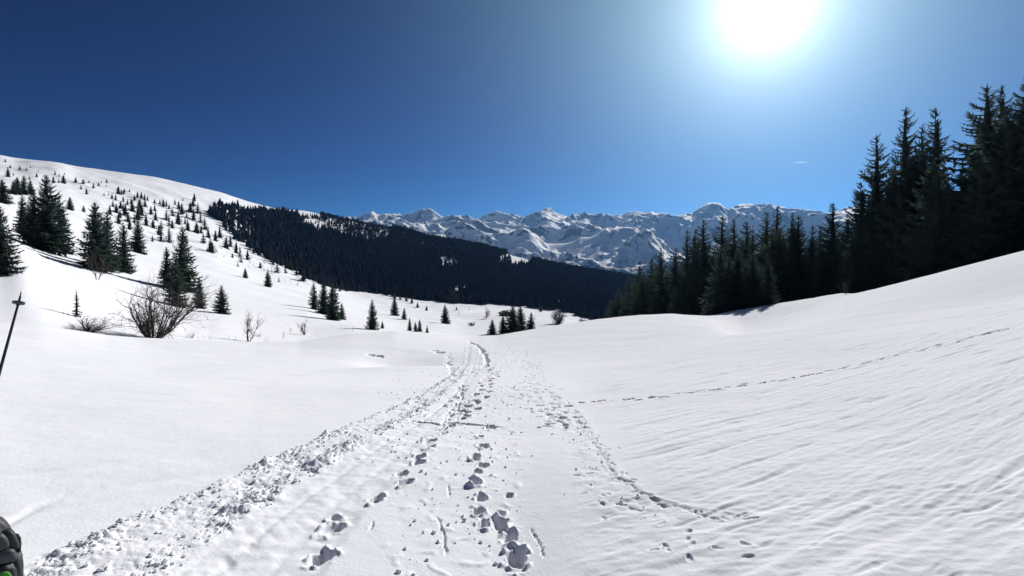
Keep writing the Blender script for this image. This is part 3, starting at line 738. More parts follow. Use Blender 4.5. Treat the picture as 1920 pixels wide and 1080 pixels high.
SHORTS = ['outer shoulder spire', 'low tree on the outer shoulder', 'slim spire left of the bright gap', 'squeezed thin spire', 'high spire at the bright gap', 'short tree in the notch', 'broad upturned tree', 'second spire by the broad tree', 'tallest edge spruce', 'lone dense spire', 'rounded spire by the last peak', 'spire overlapping the rounded one', 'needle-thin top', 'top beside the needle-thin one', 'twin-topped spruce', 'narrow spruce by the twin-topped one', 'full tall spruce below the notch', 'first lumpy-topped tall spruce', 'stepping-down spruce', 'slender flank spruce', 'small spire in the valley gap', 'spire over the valley forest', 'tree beyond the valley-edge spire', 'outermost clear spruce', 'thin top nearest the lone spire', 'thin top touching the lone spire', 'low crown at the valley foot', 'last low crown', 'tree tucked under the twin-topped one', 'bushy tree at the high shoulder foot']
USED = {}
def inner_label(px):
    k = min(range(len(SPIRES)), key=lambda i: abs(SPIRES[i][0] - px))
    side = 'left' if px < SPIRES[k][0] else 'right'
    n = USED[(k, side)] = USED.get((k, side), -1) + 1
    how = ('shaded inner spruce', 'deeper shaded spruce', 'half hidden dark spruce', 'dim far spruce', 'lower dusky spruce', 'spruce deep in gloom', 'dull low spruce', 'dim slender spruce', 'faint dark spruce')[min(n, 8)]
    return '%s on the %s of the %s' % (how, side, SHORTS[k])
# --- and the unbroken mass behind and between them
env_x = [1130, 1160, 1190, 1230, 1260, 1300, 1330, 1400, 1450, 1500, 1530, 1560, 1590, 1620, 1650, 1700, 1740, 1780, 1800, 1830, 1860, 1890, 1920, 2100]
env_y = [560, 548, 516, 486, 480, 440, 426, 428, 412, 412, 432, 412, 412, 366, 312, 275, 275, 275, 372, 240, 190, 190, 160, 60]
for i in range(92):
    px = 1135 + (1990 - 1135) * ((i + .5) / 92) + trng.uniform(-6, 6)
    rf = np.interp(px, [1135, 1180, 1240, 1300, 1400, 1500, 1600, 1700, 1920, 2100], [215, 200, 172, 152, 132, 126, 112, 100, 92, 88])
    r = rf * trng.uniform(1.0, 1.32)
    top = float(np.interp(px, env_x, env_y)) + trng.uniform(2, 64) * (1 if px < 1600 else 1.4)
    wood_tree(px, min(top, 560), r, P_WOOD[i % 5], inner_label(px), trng.uniform(1.0, 1.4), 'spruces massed inside the right-hand wood')
for px, py, r, lab in ((1266, 536, 128, 'small paler spruce in front of the far wood above the bare snow crest'), (1345, 520, 118, 'short spruce at the front of the wood above its blue shadow on the snow'), (1225, 556, 150, 'little spruce half sunk behind the crest below the far wood')):
    wood_tree(px, py, r, P_MID[int(px) % 5], lab, .95, 'smaller spruces along the front of the wood')

for i, (px, py) in enumerate(((1352, 470), (1368, 492), (1384, 478), (1398, 500), (1412, 484), (1426, 506), (1440, 496))):
    wood_tree(px, py - 14, 96 + (i % 3) * 3, P_MID[i % 5], 'spruce in the front row shading the snow by the wood corner, %s from left' % ('first', 'second', 'third', 'fourth', 'fifth', 'sixth', 'seventh')[i], 1.0, 'front row of spruces shading the snow')
# --- left slope: the trees one can tell apart (px, py of the foot, height, prototype, width)
L = P_MID
NEAR = [
    (2, 512, 128, 0, 1.05, 'spruce at the left photo edge standing on the bright snow knoll'),
    (88, 471, 146, 2, .92, 'tallest and broadest dark spruce of the clump behind the snow knoll'),
    (64, 463, 108, 0, .95, 'spruce on the left flank of the tallest dark clump behind the knoll'),
    (112, 471, 100, 1, .9, 'spruce on the right flank of the tallest dark clump behind the knoll'),
    (42, 440, 76, 3, 1.0, 'ragged spruce peeping out left of the tallest dark clump'),
    (178, 506, 130, 2, .95, 'full spruce with drooping boughs, tallest of the clump above the big bare shrub'),
    (202, 507, 114, 1, .9, 'narrow spruce second in the clump above the big bare shrub'),
    (233, 510, 96, 3, 1.0, 'gappy spruce third in the clump above the big bare shrub'),
    (259, 474, 68, 4, 1.0, 'tidy conical spruce standing clear right of the clump above the bare shrub'),
    (343, 545, 124, 0, .9, 'tall spruce with a bushy middle above the right side of the bare shrub'),
    (313, 540, 80, 4, 1.0, 'shorter spruce joined to the left of the tall bushy-middled one'),
    (331, 574, 96, 1, 1.05, 'front spruce at the foot of the tall bushy-middled one, touching the bare shrub'),
    (375, 578, 59, 3, 1.1, 'neat tiered spruce, left one of the pair right of the bare shrub'),
    (416, 588, 54, 1, 1.35, 'wide tiered spruce, right one of the pair right of the bare shrub'),
    (502, 538, 32, 2, .95, 'small spruce alone on the clean slope with its shadow running uphill'),
    (460, 521, 19, 0, 1.1, 'small round-topped spruce alone on the clean slope above the lone one'),
    (589, 580, 52, 3, 1.0, 'open tiered spruce at the left of the dark double clump mid-slope'),
    (607, 589, 66, 0, .9, 'dense spruce forming the centre of the dark double clump mid-slope'),
    (623, 600, 72, 2, .85, 'dense spruce forming the right half of the dark double clump mid-slope'),
    (641, 599, 33, 4, 1.0, 'small spruce standing just right of the dark double clump mid-slope'),
    (698, 618, 58, 1, 1.0, 'pointed spruce whose foot touches the near snow crest'),
    (717, 616, 15, 0, 1.0, 'tiny spruce beside the foot of the pointed one at the crest'),
    (740, 592, 37, 0, 1.0, 'spruce with a long uphill shadow beyond the pointed one'),
    (758, 599, 23, 4, 1.0, 'small spruce a little below the one with the long uphill shadow'),
    (768, 620, 25, 3, .9, 'leftmost of four little spruces lined up on the crest'),
    (779, 622, 19, 0, 1.0, 'second of four little spruces lined up on the crest'),
    (787, 622, 24, 1, 1.0, 'third and tallest of four little spruces lined up on the crest'),
    (801, 624, 15, 3, 1.0, 'scrawny last of four little spruces lined up on the crest'),
    (834, 607, 37, 2, 1.0, 'stout dark spruce alone beside the start of the stream gully'),
    (783, 577, 11, 0, 1.2, 'squat little spruce under the forest edge, left of two'),
    (800, 582, 10, 4, 1.3, 'squat little spruce under the forest edge, right of two'),
    (772, 569, 14, 1, 1.0, 'small spruce at the lower corner of the valley forest'),
    (856, 581, 6, 0, 1.3, 'tiny dark spruce on the flat meadow'),
    (923, 627, 29, 0, 1.37, 'leftmost small spruce of the clump hiding the chalet'),
    (943, 626, 36, 1, 1.30, 'spruce of the hut clump standing right under the chalet roof'),
    (962, 625, 55, 2, 1.23, 'tallest dense spruce of the clump beside the chalet'),
    (976, 623, 52, 0, 1.23, 'second tall dense spruce of the clump beside the chalet'),
    (996, 617, 33, 4, 1.23, 'rightmost pointed spruce of the clump beside the chalet'),
]
for px, py, hp, k, wf, lab in NEAR:
    rm = 60
    if px in (88, 64, 112, 42, 178, 202, 233): rm = 104
    tree_at(L[k], px, py, hp, lab, wf, 'spruces on the left slope and in the valley', rmin=rm)
tree_at(P_YOUNG[1], 144, 594, 54, 'thin young spruce alone on the bright bank with a diagonal shadow', .8, 'spruces on the left slope and in the valley', rmin=36, name='young_spruce')

# --- scattered and clustered small spruces higher up, named by where they stand
ORD = ['first', 'second', 'third', 'fourth', 'fifth', 'sixth', 'seventh', 'eighth', 'ninth', 'tenth', 'eleventh', 'twelfth', 'thirteenth', 'fourteenth', 'fifteenth', 'sixteenth', 'seventeenth', 'eighteenth', 'nineteenth', 'twentieth']
Z1 = [(10, 304, 7), (15, 332, 20), (19, 315, 7), (37, 319, 9), (50, 320, 7), (57, 315, 5), (72, 322, 4), (69, 332, 9), (55, 337, 7), (25, 329, 6), (103, 328, 9), (111, 331, 6), (121, 328, 5), (119, 344, 17), (100, 343, 13), (110, 343, 8)]
Z2 = [(142, 342, 11), (156, 345, 10), (167, 343, 6), (152, 355, 9), (162, 364, 13), (175, 353, 12), (185, 349, 8), (190, 343, 5), (200, 343, 8), (199, 350, 4), (195, 367, 6), (204, 366, 6)]
Z3 = [(210, 372, 10), (217, 376, 13), (222, 364, 16), (228, 365, 11), (232, 364, 10), (234, 360, 8), (243, 360, 6), (258, 370, 13), (265, 372, 13), (271, 376, 14), (277, 376, 10), (272, 388, 14), (290, 381, 9), (300, 383, 10), (306, 387, 15), (317, 391, 9), (312, 387, 12), (343, 376, 6)]
Z4 = [(5, 380, 45), (25, 364, 25), (33, 364, 33), (45, 364, 36), (57, 362, 26), (131, 393, 25), (157, 397, 12)]
Z5 = [(239, 384, 12), (246, 383, 13), (226, 391, 15), (218, 399, 19), (235, 403, 23), (248, 397, 23), (260, 399, 23), (259, 412, 27), (225, 408, 17), (240, 416, 19), (252, 418, 16), (231, 396, 15)]
Z6 = [(274, 424, 25), (292, 413, 19), (287, 428, 18), (286, 453, 13), (323, 405, 17), (334, 421, 29), (312, 412, 21), (317, 424, 21), (323, 428, 17), (347, 420, 13), (341, 401, 21), (350, 408, 12)]
Z7 = [(302, 453, 35), (302, 428, 17), (317, 455, 31), (369, 437, 21), (377, 437, 17), (390, 445, 17), (381, 455, 21), (394, 472, 27), (362, 387, 17), (368, 437, 20), (381, 456, 19), (391, 446, 17), (397, 474, 24)]
Z8 = [(443, 475, 25), (450, 481, 22), (464, 487, 20), (452, 492, 13), (436, 483, 9), (446, 500, 10), (420, 482, 4), (415, 466, 4), (488, 503, 13), (475, 475, 13), (523, 529, 11), (520, 511, 24), (512, 496, 16), (545, 506, 22), (569, 527, 24), (535, 512, 14), (556, 516, 17)]
Z9 = [(637, 546, 11), (650, 546, 12), (691, 549, 10), (696, 549, 10), (707, 551, 12), (735, 556, 12), (750, 562, 13), (740, 560, 13), (762, 565, 14)]
Z10 = [(206, 402, 18), (212, 388, 14), (222, 420, 20), (231, 378, 11), (243, 430, 22), (252, 376, 12), (262, 392, 20), (266, 404, 22), (283, 402, 17), (290, 396, 14), (298, 440, 20), (328, 384, 12), (335, 392, 16)]
Z11 = [(352, 432, 22), (357, 398, 20), (363, 412, 22), (371, 400, 22), (376, 418, 24), (384, 430, 24), (404, 452, 22), (412, 446, 24), (424, 466, 24), (432, 462, 22), (348, 455, 16)]
def zone(pts, form, group, protos, rmin=150):
    pts = sorted(pts)
    for i, (px, py, hp) in enumerate(pts):
        t = tree_at(protos[i % len(protos)], px, py, hp, form % ORD[i], trng.uniform(1.1, 1.35), group, rmin=rmin)
zone(Z1, 'tiny spruce high under the white crest, %s from the left photo edge', 'tiny spruces under the white crest', P_SMALL)
zone(Z2, 'tiny spruce on the wind-rippled snow below the crest, %s from the left', 'tiny spruces on the rippled upper snow', P_SMALL)
zone(Z3, 'small spruce in the ragged row along the upper slope, %s from its left end', 'small spruces in the ragged upper row', P_SMALL)
zone(Z4, 'middling spruce on the slope behind the tallest dark clump, %s from the left', 'spruces behind the tallest dark clump', P_MID, 130)
zone(Z5, 'small spruce in the tight thicket mid-slope above the conical one, %s from the left', 'spruces in the tight mid-slope thicket', P_SMALL)
zone(Z6, 'small spruce scattered above the bushy-middled clump, %s from the left', 'spruces scattered above the bushy clump', P_SMALL + P_YOUNG)
zone(Z7, 'spruce in the loose belt between the bushy clump and the forest, %s from the left', 'spruces in the loose belt before the forest', P_YOUNG + P_SMALL)
zone(Z8, 'spruce strung along the lower forest edge above the clean slope, %s from the left', 'spruces strung along the lower forest edge', P_SMALL + P_YOUNG)
zone(Z10, 'small spruce filling the mid-slope thicket and ragged row, %s from the left', 'small spruces filling the mid-slope thicket', P_SMALL)
zone(Z11, 'spruce thickening the upper belt beside the forest corner, %s from the left', 'spruces thickening the upper belt', P_SMALL + P_YOUNG)
zone(Z9, 'little spruce on the rounded snow shoulder under the forest, %s from the left', 'little spruces on the snow shoulder', P_SMALL)

# ------------------------------------------------------------------ the forest on the far ridge
def in_poly(px, py, poly):
    p = np.array(poly, float); ins = np.zeros(px.shape, bool); j = len(p) - 1
    for i in range(len(p)):
        c = ((p[i, 1] > py) != (p[j, 1] > py)) & (px < (p[j, 0] - p[i, 0]) * (py - p[i, 1]) / (p[j, 1] - p[i, 1] + 1e-12) + p[i, 0])
        ins ^= c; j = i
    return ins
frng = np.random.default_rng(21)
n = 230000
fa = frng.uniform(float(azte(345, 490)[0]), float(azte(1330, 490)[0]), n)
fr = np.sqrt(frng.uniform(330.0 ** 2, 1620.0 ** 2, n))
fx = fr * np.sin(fa); fy = fr * np.cos(fa); fz = ground(fx, fy)
fpx, fpy = project(fx, fy, fz)
FOREST = [(350, 376), (372, 377), (420, 386), (470, 396), (520, 400), (580, 405), (640, 412), (700, 425), (760, 436), (800, 445), (850, 452), (900, 459), (950, 472), (1000, 486), (1050, 499), (1100, 508), (1150, 516), (1260, 530), (1340, 545), (1340, 640), (1120, 602), (1050, 583), (1000, 577), (960, 574), (900, 570), (850, 570), (790, 562), (740, 556), (700, 549), (655, 546), (620, 541), (585, 527), (560, 512), (520, 497), (480, 476), (445, 455), (410, 420), (375, 390)]
ok = in_poly(fpx, fpy, FOREST) | ((fr > 1280) & (fpx > 600) & in_poly(fpx, fpy + 9, FOREST))
dens = np.ones(n)
clump = fbm(fx / 45, fy / 45, 3, 77)
# thinner near the upper left and along the sunny ridge crest, clearings left open
dens *= np.where(fpx < 480, np.clip(0.45 + 0.6 * sstep(-0.15, 0.2, clump) + (fpx - 440) / 160, 0.12, 1), 1)
crest_y = np.interp(fpx, [350, 480, 580, 640, 700, 760, 800, 900, 1000], [372, 388, 402, 412, 424, 436, 447, 460, 487])
dens *= np.where((fpy < crest_y + 26) & (fpx > 560) & (fpx < 735), 0.5 + 0.3 * (clump > 0.05), 1)
for cx, cy, rx, ry, dd in ((967, 487, 32, 12, .0), (946, 490, 12, 7, .25), (838, 490, 20, 9, .12), (857, 546, 8, 9, 0.0), (875, 543, 9, 8, 0.0), (590, 420, 22, 8, .12), (1056, 569, 14, 7, .08), (1105, 560, 14, 6, .35), (520, 440, 14, 12, .45), (600, 470, 20, 20, .6), (925, 450, 20, 5, .4)):
    dens = np.where(((fpx - cx) / rx) ** 2 + ((fpy - cy) / ry) ** 2 < 1, dd, dens)
# needle litter and undergrowth below close trees, with snow shade painted into the colour
M_FLOOR = simple('forest_floor_litter_and_shade', (0.035, 0.034, 0.032), 0.9, .4, .05, .05)
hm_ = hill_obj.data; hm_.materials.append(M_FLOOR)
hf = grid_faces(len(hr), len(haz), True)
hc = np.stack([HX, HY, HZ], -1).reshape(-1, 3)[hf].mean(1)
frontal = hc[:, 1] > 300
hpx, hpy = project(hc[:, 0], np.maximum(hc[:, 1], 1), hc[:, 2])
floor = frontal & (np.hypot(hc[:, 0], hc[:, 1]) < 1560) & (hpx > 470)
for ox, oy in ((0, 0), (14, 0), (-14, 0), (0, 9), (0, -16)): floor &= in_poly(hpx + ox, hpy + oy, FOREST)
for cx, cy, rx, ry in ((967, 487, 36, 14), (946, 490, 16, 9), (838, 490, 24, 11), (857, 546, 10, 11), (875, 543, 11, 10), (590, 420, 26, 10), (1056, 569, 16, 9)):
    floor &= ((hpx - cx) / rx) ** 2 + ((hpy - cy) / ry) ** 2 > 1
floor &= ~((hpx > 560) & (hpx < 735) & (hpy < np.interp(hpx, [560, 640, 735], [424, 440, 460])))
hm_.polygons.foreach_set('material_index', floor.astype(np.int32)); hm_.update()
keepf = ok & (frng.random(n) < dens)
idx = np.where(keepf)[0]
print('forest candidates', len(idx))
idx = idx[:31000]
fh = frng.uniform(7, 17, len(idx)) * (1 + 0.35 * fbm(fx[idx] / 60, fy[idx] / 60, 2, 78)) * np.where(fpx[idx] < 480, .75, 1) * np.where((fpy[idx] < crest_y[idx] + 26) & (fpx[idx] > 560) & (fpx[idx] < 735), .6, 1)
m = len(idx); sides = 6
tv, tf = [], []
cnt = 0
for lo, hi, rad in ((0.04, .55, .25), (.30, .80, .19), (.58, 1.0, .12)):
    th = (np.arange(sides) * 2 * math.pi / sides)[None, :] + frng.uniform(0, 6.28, (m, 1))
    rr = rad * fh[:, None] * frng.uniform(.65, 1.3, (m, sides))
    ringv = np.stack([fx[idx][:, None] + np.cos(th) * rr, fy[idx][:, None] + np.sin(th) * rr, fz[idx][:, None] + fh[:, None] * (lo + frng.uniform(-.05, .05, (m, sides)))], -1)
    tip = np.stack([fx[idx], fy[idx], fz[idx] + fh * hi], -1)[:, None, :]
    vv = np.concatenate([ringv, tip], 1)
    tv.append(vv.reshape(-1, 3))
    b0 = cnt + np.arange(m)[:, None] * (sides + 1); j = np.arange(sides)[None, :]
    tf.append(np.stack([b0 + j, b0 + (j + 1) % sides, np.broadcast_to(b0 + sides, (m, sides))], -1).reshape(-1, 3))
    cnt += m * (sides + 1)
link('ridge_forest', mesh('ridge_forest', np.concatenate(tv), np.concatenate(tf), M_FAR, False), kind='stuff')

# ------------------------------------------------------------------ bare shrubs and saplings
def bare_plant(seed, H, stems, spread, levels, kids, thick, curve_up=.35, fan=None, droop=0.0):
    g = np.random.default_rng(seed)
    SV, ST, TV, TT = [], [], [], []
    def grow(p, d, L, r, lev):
        pts = [p]; rad = [r]; q = p
        for s in range(3):
            d = d + g.normal(0, .13, 3) + np.array([0, 0, curve_up * .35 - droop * lev * .12]); d = d / np.linalg.norm(d)
            q = q + d * L / 3; pts.append(q); rad.append(r * (1 - .25 * (s + 1)))
        if lev == 0: tube(SV, ST, pts, rad, 5)
        else: tube(TV, TT, pts, rad, 3)
        if lev >= levels: return
        for k in range(kids[lev]):
            i = 1 + int(g.integers(0, 3)); t = g.random()
            b = pts[i - 1] * (1 - t) + pts[i] * t if i < 3 or k else pts[3]
            nd = d * .55 + g.normal(0, .5, 3); nd[2] += .12; nd /= np.linalg.norm(nd)
            grow(b, nd, L * g.uniform(.42, .7), max(r * .48, thick * .07), lev + 1)
    for s in range(stems):
        a = g.uniform(0, 6.28); e = spread * math.sqrt(g.random())
        d = np.array([math.sin(e) * math.cos(a), math.sin(e) * math.sin(a), math.cos(e)])
        p = np.array([math.cos(a), math.sin(a), 0]) * (.04 + .05 * stems * .1 * g.random()) * H * .35 + np.array([0, 0, -.05 * H])
        grow(p, d, H * g.uniform(.5, .72), thick * g.uniform(.7, 1.1), 0)
    return (np.concatenate(SV), np.concatenate(ST)), (np.concatenate(TV), np.concatenate(TT))
def shrub(name, label, cat, px, py, hp, seed, stems, spread, levels, kids, thick, mat=M_TWIG, rmin=38, rmax=1200, wf=1.0, group=None, tilt=0, **kw):
    x, y, r = hit(px, py, rmin, rmax); z = float(ground(x, y))
    H = hp / F * y
    (a, b), (c, d) = bare_plant(seed, H, stems, spread, levels, kids, thick * H, **kw)
    t = thing(name, label, cat, (x, y, z), 0, group); t.scale = (wf, wf, 1); t.rotation_euler = (0, tilt, 0)
    link('stems', mesh('stems', a, b, mat), t); link('twigs', mesh('twigs', c, d, mat), t)
    return t
shrub('bare_shrub', 'big leafless many-stemmed shrub fanning out behind the near snow bank', 'shrub', 288, 634, 126, 3, 18, .85, 3, (5, 5, 3), .013, rmin=40, wf=1.25)
shrub('bare_shrub', 'low grey tangle of leafless twigs sprawling under the young spruce', 'shrub', 168, 622, 34, 4, 22, 1.35, 3, (4, 4, 3), .02, rmin=36, wf=1.9, curve_up=.1)
shrub('bare_tree', 'tall leafless tree in front of the clump above the big bare shrub', 'tree', 182, 525, 84, 5, 3, .35, 3, (6, 6, 4), .012, rmin=84, wf=.8)
shrub('bare_sapling', 'small leafless sapling with a low dark shadow on the snow rim', 'sapling', 466, 640, 58, 6, 3, .38, 3, (6, 5, 4), .02, rmin=36)
shrub('bare_sapling', 'crooked leafless sapling leaning out over the snow rim', 'sapling', 572, 628, 42, 8, 4, .85, 2, (4, 4), .022, rmin=50)
shrub('bare_sapling', 'single thin twig sticking out between the two leafless saplings', 'sapling', 531, 635, 22, 9, 1, .5, 2, (3, 2), .02, rmin=46)
shrub('bare_shrub', 'little twig tuft on the snow rim right of the big bare shrub', 'shrub', 360, 634, 16, 10, 7, .8, 2, (3, 3), .02, rmin=40)
shrub('bare_larch', 'pale brown leafless larch alone on the valley meadow near the chalet', 'tree', 911, 598, 27, 11, 2, .2, 3, (9, 7, 5), .03, M_LARCH, rmin=150, wf=.9, curve_up=.1)
shrub('bare_shrub', 'dark leafless bush poking above the crest beyond the hut clump', 'shrub', 1047, 608, 30, 12, 18, .8, 3, (5, 5, 4), .03, rmin=120, wf=.9)
shrub('bare_shrub', 'small brown bush low on the crest, farthest to the right of the trail', 'shrub', 1093, 606, 13, 13, 14, 1.0, 2, (5, 4), .04, rmin=120, wf=1.3)
shrub('bare_shrub', 'leafless bush at the upper rim of the bright meadow strip', 'shrub', 1014, 585, 12, 14, 12, .8, 2, (5, 4), .05, rmin=200, wf=1.0)
shrub('bare_sapling', 'leafless sapling at the wood front on the sunlit shoulder', 'sapling', 1586, 551, 34, 15, 4, .4, 3, (4, 4, 3), .016, rmin=60)
shrub('bare_sapling', 'thin leafless sapling on the bright bank below the edge spruce', 'sapling', 32, 528, 18, 16, 5, .7, 2, (4, 3), .012, rmin=60)
shrub('bare_shrub', 'dark alder scrub leaning over the stream gully mouth', 'shrub', 884, 611, 10, 17, 12, 1.2, 2, (5, 4), .05, rmin=150, wf=1.8)

# thin dry stalks that poke through the snow along the forest edge and the snow rim
sv, stt = [], []
srng = np.random.default_rng(31)
spots = [(srng.uniform(400, 560), None) for _ in range(46)] + [(px, py) for px, py in ((545, 622), (430, 634), (440, 636), (382, 634), (395, 636), (500, 640), (660, 622), (350, 634), (372, 635), (1003, 600), (860, 590), (880, 582))]
for px, py in spots:
    if py is None: py = float(np.interp(px, [400, 445, 500, 560], [478, 492, 512, 530])) - srng.uniform(-6, 26)
    x, y, r = hit(px, py, 38, 900); z = float(ground(x, y)); h = srng.uniform(5, 13) / F * y
    for k in range(int(srng.integers(1, 4))):
        lean = srng.normal(0, .22, 2) * h; o = srng.normal(0, .12, 2) * h
        tube(sv, stt, [(x + o[0], y + o[1], z - .1), (x + o[0] + lean[0] * .4, y + o[1] + lean[1] * .4, z + h * .5), (x + o[0] + lean[0], y + o[1] + lean[1], z + h * srng.uniform(.7, 1.1))], [.00022 * r + .004, .00016 * r + .003, .00008 * r], 3)
link('dry_stalks', mesh('dry_stalks', np.concatenate(sv), np.concatenate(stt), M_TWIG), kind='stuff')

# ------------------------------------------------------------------ the chalet in the valley
def box_mesh(name, lo, hi, mat):
    lo = np.array(lo, float); hi = np.array(hi, float)
    v = np.array([(x, y, z) for x in (0, 1) for y in (0, 1) for z in (0, 1)], float) * (hi - lo) + lo
    f = np.array([(0, 1, 3, 2), (4, 6, 7, 5), (0, 4, 5, 1), (2, 3, 7, 6), (0, 2, 6, 4), (1, 5, 7, 3)])
    return mesh(name, v, f, mat, False)
x, y, r = hit(948, 593, 200, 700)
cz = float(ground(x, y))
ch = thing('chalet', 'dark wooden chalet with a broad low roof, half hidden by the spruce clump', 'chalet', (x, y, cz), 0.25)
W2, D2, HW = 3.6, 4.2, 2.2
wall_v = np.array([(-W2, -D2, -1), (W2, -D2, -1), (W2, -D2, HW), (0, -D2, HW + 1.5), (-W2, -D2, HW), (-W2, D2, -1), (W2, D2, -1), (W2, D2, HW), (0, D2, HW + 1.5), (-W2, D2, HW)], float)
wt = np.array([(0, 1, 2), (0, 2, 4), (4, 2, 3), (6, 5, 9), (6, 9, 7), (7, 9, 8), (1, 6, 7), (1, 7, 2), (5, 0, 4), (5, 4, 9)])
link('wall', mesh('wall', wall_v, wt, M_WOOD, False), ch)
for s in (-1, 1):
    ov = 1.1; a = np.array([(0, -D2 - ov, HW + 1.62), (s * (W2 + ov), -D2 - ov, HW + 1.62 - 1.5 * (W2 + ov) / W2), (s * (W2 + ov), D2 + ov, HW + 1.62 - 1.5 * (W2 + ov) / W2), (0, D2 + ov, HW + 1.62)], float)
    b = a + np.array([0, 0, .22])
    v = np.concatenate([a, b]); f = np.array([(0, 1, 2, 3), (7, 6, 5, 4), (0, 4, 5, 1), (1, 5, 6, 2), (2, 6, 7, 3), (3, 7, 4, 0)])
    rf = link('roof_panel', mesh('roof_panel', v, f, M_WOOD, False), ch)
    if s == 1:
        link('chimney', box_mesh('chimney', (1.2, 1.0, HW + .9), (1.8, 1.6, HW + 2.3), M_WOOD), rf)
M_GLASS = simple('dark_window_glass', (0.03, 0.035, 0.045), 0.15, .1, 2, .5)
for wx2 in (-1.7, 1.7):
    wd = link('window', box_mesh('window', (wx2 - .5, -D2 - .06, .7), (wx2 + .5, -D2 - .003, 1.7), M_GLASS), ch)
link('door', box_mesh('door', (-.45, -D2 - .07, -.6), (.45, -D2 - .003, 1.5), M_BARK), ch)

# ------------------------------------------------------------------ the pack and the ski pole at the left edge
M_PACK = simple('black_padded_nylon', (0.014, 0.017, 0.021), 0.55, .25, 12, .4, 0, .5, 220, .002)
M_PANEL = simple('charcoal_nylon_panel', (0.032, 0.042, 0.05), 0.5, .2, 12, .4, 0, .5, 260, .002)
M_GREEN = simple('bright_green_nylon', (0.05, 0.26, 0.025), 0.5, .25, 20, .3, 0, .4, 200, .002)
M_WEB = simple('black_webbing', (0.02, 0.024, 0.028), 0.7, .2, 40, .2, 0, .5, 400, .001)
M_SHAFT = simple('dark_pole_shaft', (0.03, 0.033, 0.042), 0.35, .15, 30, .5, .3)
M_BASKET = simple('dark_blue_grey_plastic', (0.03, 0.034, 0.055), 0.45, .15, 40, .4)
M_STEEL = simple('pole_tip_steel', (0.35, 0.36, 0.38), 0.35, .1, 40, .5, .9)

def pillow(cx, cy, cz, sx, sy, sz, e=.55, nu=40, nv=26, wrinkle=.0, seed=0, lean=0.0):
    """rounded, slightly crumpled cushion shape"""
    uu = np.linspace(-math.pi, math.pi, nu, endpoint=False); vv = np.linspace(-math.pi / 2, math.pi / 2, nv)
    U, VV = np.meshgrid(uu, vv)
    pw = lambda t: np.sign(t) * np.abs(t) ** e
    X = pw(np.cos(VV)) * pw(np.cos(U)); Y = pw(np.cos(VV)) * pw(np.sin(U)); Z = pw(np.sin(VV))
    P = np.stack([X * sx, Y * sy, Z * sz], -1)
    if wrinkle:
        n1 = vnoise(U * 2.2 + seed, VV * 3.5 + seed * 1.7, seed) * np.cos(VV) + .6 * np.abs(vnoise(U * 5 + seed, VV * 4, seed + 5)) * np.cos(VV)
        P = P * (1 + wrinkle * n1[..., None])
    P[..., 0] += lean * P[..., 2]
    P = P.reshape(-1, 3) + np.array([cx, cy, cz])
    f = grid_faces(nv, nu, True)
    return P, f
pd = 2.30
pcx = (-33 - 960) / F * pd
pgz = 0.0
pk = thing('backpack', 'black padded backpack with a green patch, standing in the snow at the bottom-left edge', 'backpack', (pcx, pd, pgz), 0.78)
pk.scale = (.72, .78, .97)
def pk_part(name, P, f, mat, parent=pk, smooth=True):
    return link(name, mesh(name, P, f, mat, smooth), parent)
body = pk_part('main_compartment', *pillow(0, 0, .27, .152, .12, .352, .85, 72, 48, .05, 3), M_PACK)
pk_part('padded_panel', *pillow(.045, -.085, .515, .05, .035, .04, .6, 30, 18, .08, 4, -.4), M_PANEL, body)
pk_part('padded_panel', *pillow(.105, -.055, .505, .032, .035, .05, .6, 30, 18, .08, 5, -.4), M_PACK, body)
pk_part('padded_panel', *pillow(.085, -.10, .445, .045, .028, .032, .6, 30, 18, .08, 6, -.3), M_PANEL, body)
pk_part('side_pocket', *pillow(.115, -.03, .345, .048, .085, .10, .65, 40, 26, .14, 8), M_PACK)
pk_part('front_pocket', *pillow(.045, -.105, .31, .09, .05, .11, .6, 40, 26, .10, 9), M_PACK)
pk_part('green_patch', *pillow(.082, -.148, .345, .034, .014, .048, .7, 30, 18, .10, 12, -.3), M_GREEN)
sv, stt = [], []
tube(sv, stt, [(.125, -.06, .42), (.143, -.055, .44), (.146, -.05, .47), (.144, -.045, .495), (.136, -.04, .51), (.11, -.03, .515)], [.008, .010, .011, .011, .010, .008], 8)
pk_part('compression_strap', np.concatenate(sv), np.concatenate(stt), M_WEB)
sv, stt = [], []
tube(sv, stt, [(-.03, .0, .61), (-.025, -.01, .64), (0, -.01, .652), (.025, -.01, .64), (.03, 0, .61)], [.009] * 5, 8)
pk_part('haul_loop', np.concatenate(sv), np.concatenate(stt), M_WEB)
for s in (-1, 1):
    sv, stt = [], []
    tube(sv, stt, [(s * .06, .08, .53), (s * .07, .15, .48), (s * .075, .17, .38), (s * .07, .15, .22), (s * .065, .10, .10)], [.02, .026, .026, .018, .012], 8)
    pk_part('shoulder_strap', np.concatenate(sv), np.concatenate(stt), M_WEB)

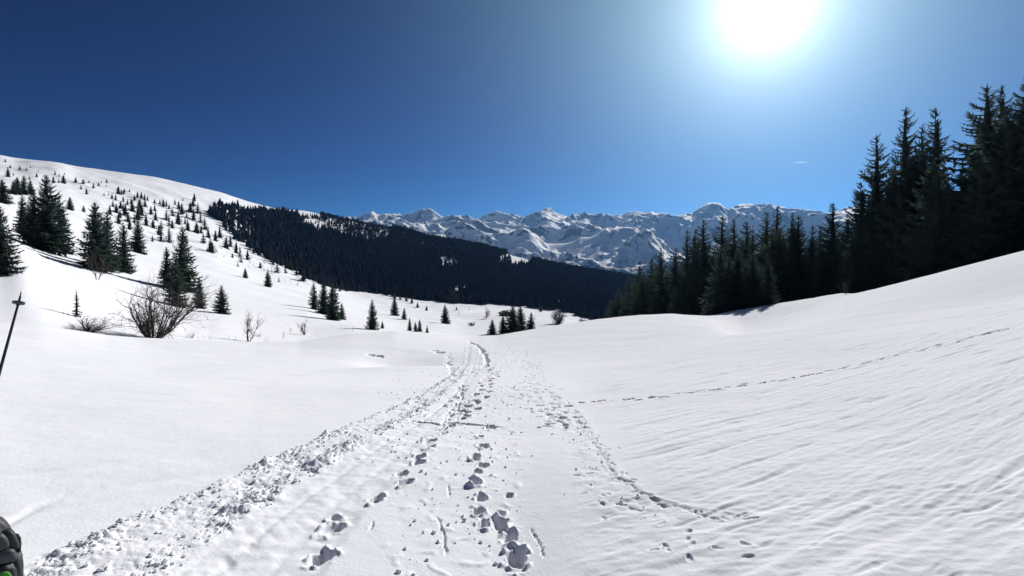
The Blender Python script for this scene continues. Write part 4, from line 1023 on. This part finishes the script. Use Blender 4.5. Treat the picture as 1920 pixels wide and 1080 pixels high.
def world_pt(px, py, d):
    v = ray(px, py); return np.array([v[0] / v[1] * d, d, HC + v[2] / v[1] * d])
tip = world_pt(41, 545, 2.62); foot = world_pt(-104, 1075, 2.08)
ax = tip - foot; Lp = np.linalg.norm(ax); axn = ax / Lp
pole = thing('ski_pole', 'dark ski pole held upside down with its round basket up, at the left edge', 'ski pole', tuple(foot))
def along(s, o=(0, 0, 0)): return axn * s
sv, stt = [], []
tube(sv, stt, [along(0.0), along(Lp * .4), along(Lp * .93), along(Lp * .975)], [.0085, .0078, .0052, .0045], 12)
link('shaft', mesh('shaft', np.concatenate(sv), np.concatenate(stt), M_SHAFT), pole)
sv, stt = [], []
tube(sv, stt, [along(Lp * .965), along(Lp * .993), along(Lp)], [.0042, .0036, .0016], 10)
link('tip', mesh('tip', np.concatenate(sv), np.concatenate(stt), M_STEEL), pole)
b1 = np.cross(axn, (0, 0, 1.0)); b1 /= np.linalg.norm(b1); b2 = np.cross(axn, b1)
cB = along(Lp * .945)
prof = [(.006, -.012), (.008, -.008), (.011, -.003), (.0245, .000), (.026, .0025), (.0245, .005), (.012, .004), (.0055, .009)]
t = np.arange(28) * 2 * math.pi / 28
P = np.concatenate([cB + axn * h2 + (r2 * (1 + (.06 if r2 > .02 else 0) * np.cos(6 * t)))[:, None] * (np.cos(t)[:, None] * b1 + np.sin(t)[:, None] * b2) for r2, h2 in prof])
link('basket', mesh('basket', P, grid_faces(len(prof), 28, True), M_BASKET), pole)
sv, stt = [], []
tube(sv, stt, [along(-.13), along(-.125), along(-.08), along(-.02), along(0.004)], [.006, .016, .0135, .015, .012], 12)
link('grip', mesh('grip', np.concatenate(sv), np.concatenate(stt), M_WEB), pole)

# ------------------------------------------------------------------ vapour trail above the right-hand peaks
v0 = ray(1488, 305); v1 = ray(1514, 304)
dC = 26000.0
c0 = v0 / v0[1] * dC + (0, 0, HC); c1 = v1 / v1[1] * dC + (0, 0, HC)
m, tt_, bb = new_mat('contrail_ice')
bb.inputs['Base Color'].default_value = (.85, .87, .9, 1); bb.inputs['Roughness'].default_value = 1
tr = N(tt_, 'ShaderNodeBsdfTranslucent'); tr.inputs['Color'].default_value = (.95, .96, 1, 1)
tp = N(tt_, 'ShaderNodeBsdfTransparent'); mxs = N(tt_, 'ShaderNodeMixShader', inp={0: .36})
tt_.links.new(tp.outputs[0], mxs.inputs[1]); tt_.links.new(tr.outputs[0], mxs.inputs[2]); tt_.links.new(mxs.outputs[0], tt_.nodes['Material Output'].inputs['Surface'])
sv, stt = [], []
tube(sv, stt, [c0 + (c1 - c0) * q for q in (0, .15, .4, .7, .92, 1)], [4, 12, 16, 17, 13, 3], 10)
tag(link('contrail', mesh('contrail', np.concatenate(sv), np.concatenate(stt), m)), 'short faint white vapour trail in the blue sky over the wood', 'vapour trail')

# ------------------------------------------------------------------ air between here and the peaks
hm = bpy.data.materials.new('valley_air'); hm.use_nodes = True
t = hm.node_tree; t.nodes.clear()
o = N(t, 'ShaderNodeOutputMaterial'); pv = N(t, 'ShaderNodeVolumePrincipled')
pv.inputs['Color'].default_value = (0.22, 0.5, 1.0, 1); pv.inputs['Density'].default_value = 2.4e-5; pv.inputs['Anisotropy'].default_value = 0.3
t.links.new(pv.outputs[0], o.inputs['Volume'])
hz = link('haze', box_mesh('haze', (-14500, -4200, float(min(MH.min(), HZ.min())) - 1.0), (14500, 14500, float(max(MH.max(), HZ.max())) + 25.0), hm), kind='stuff')
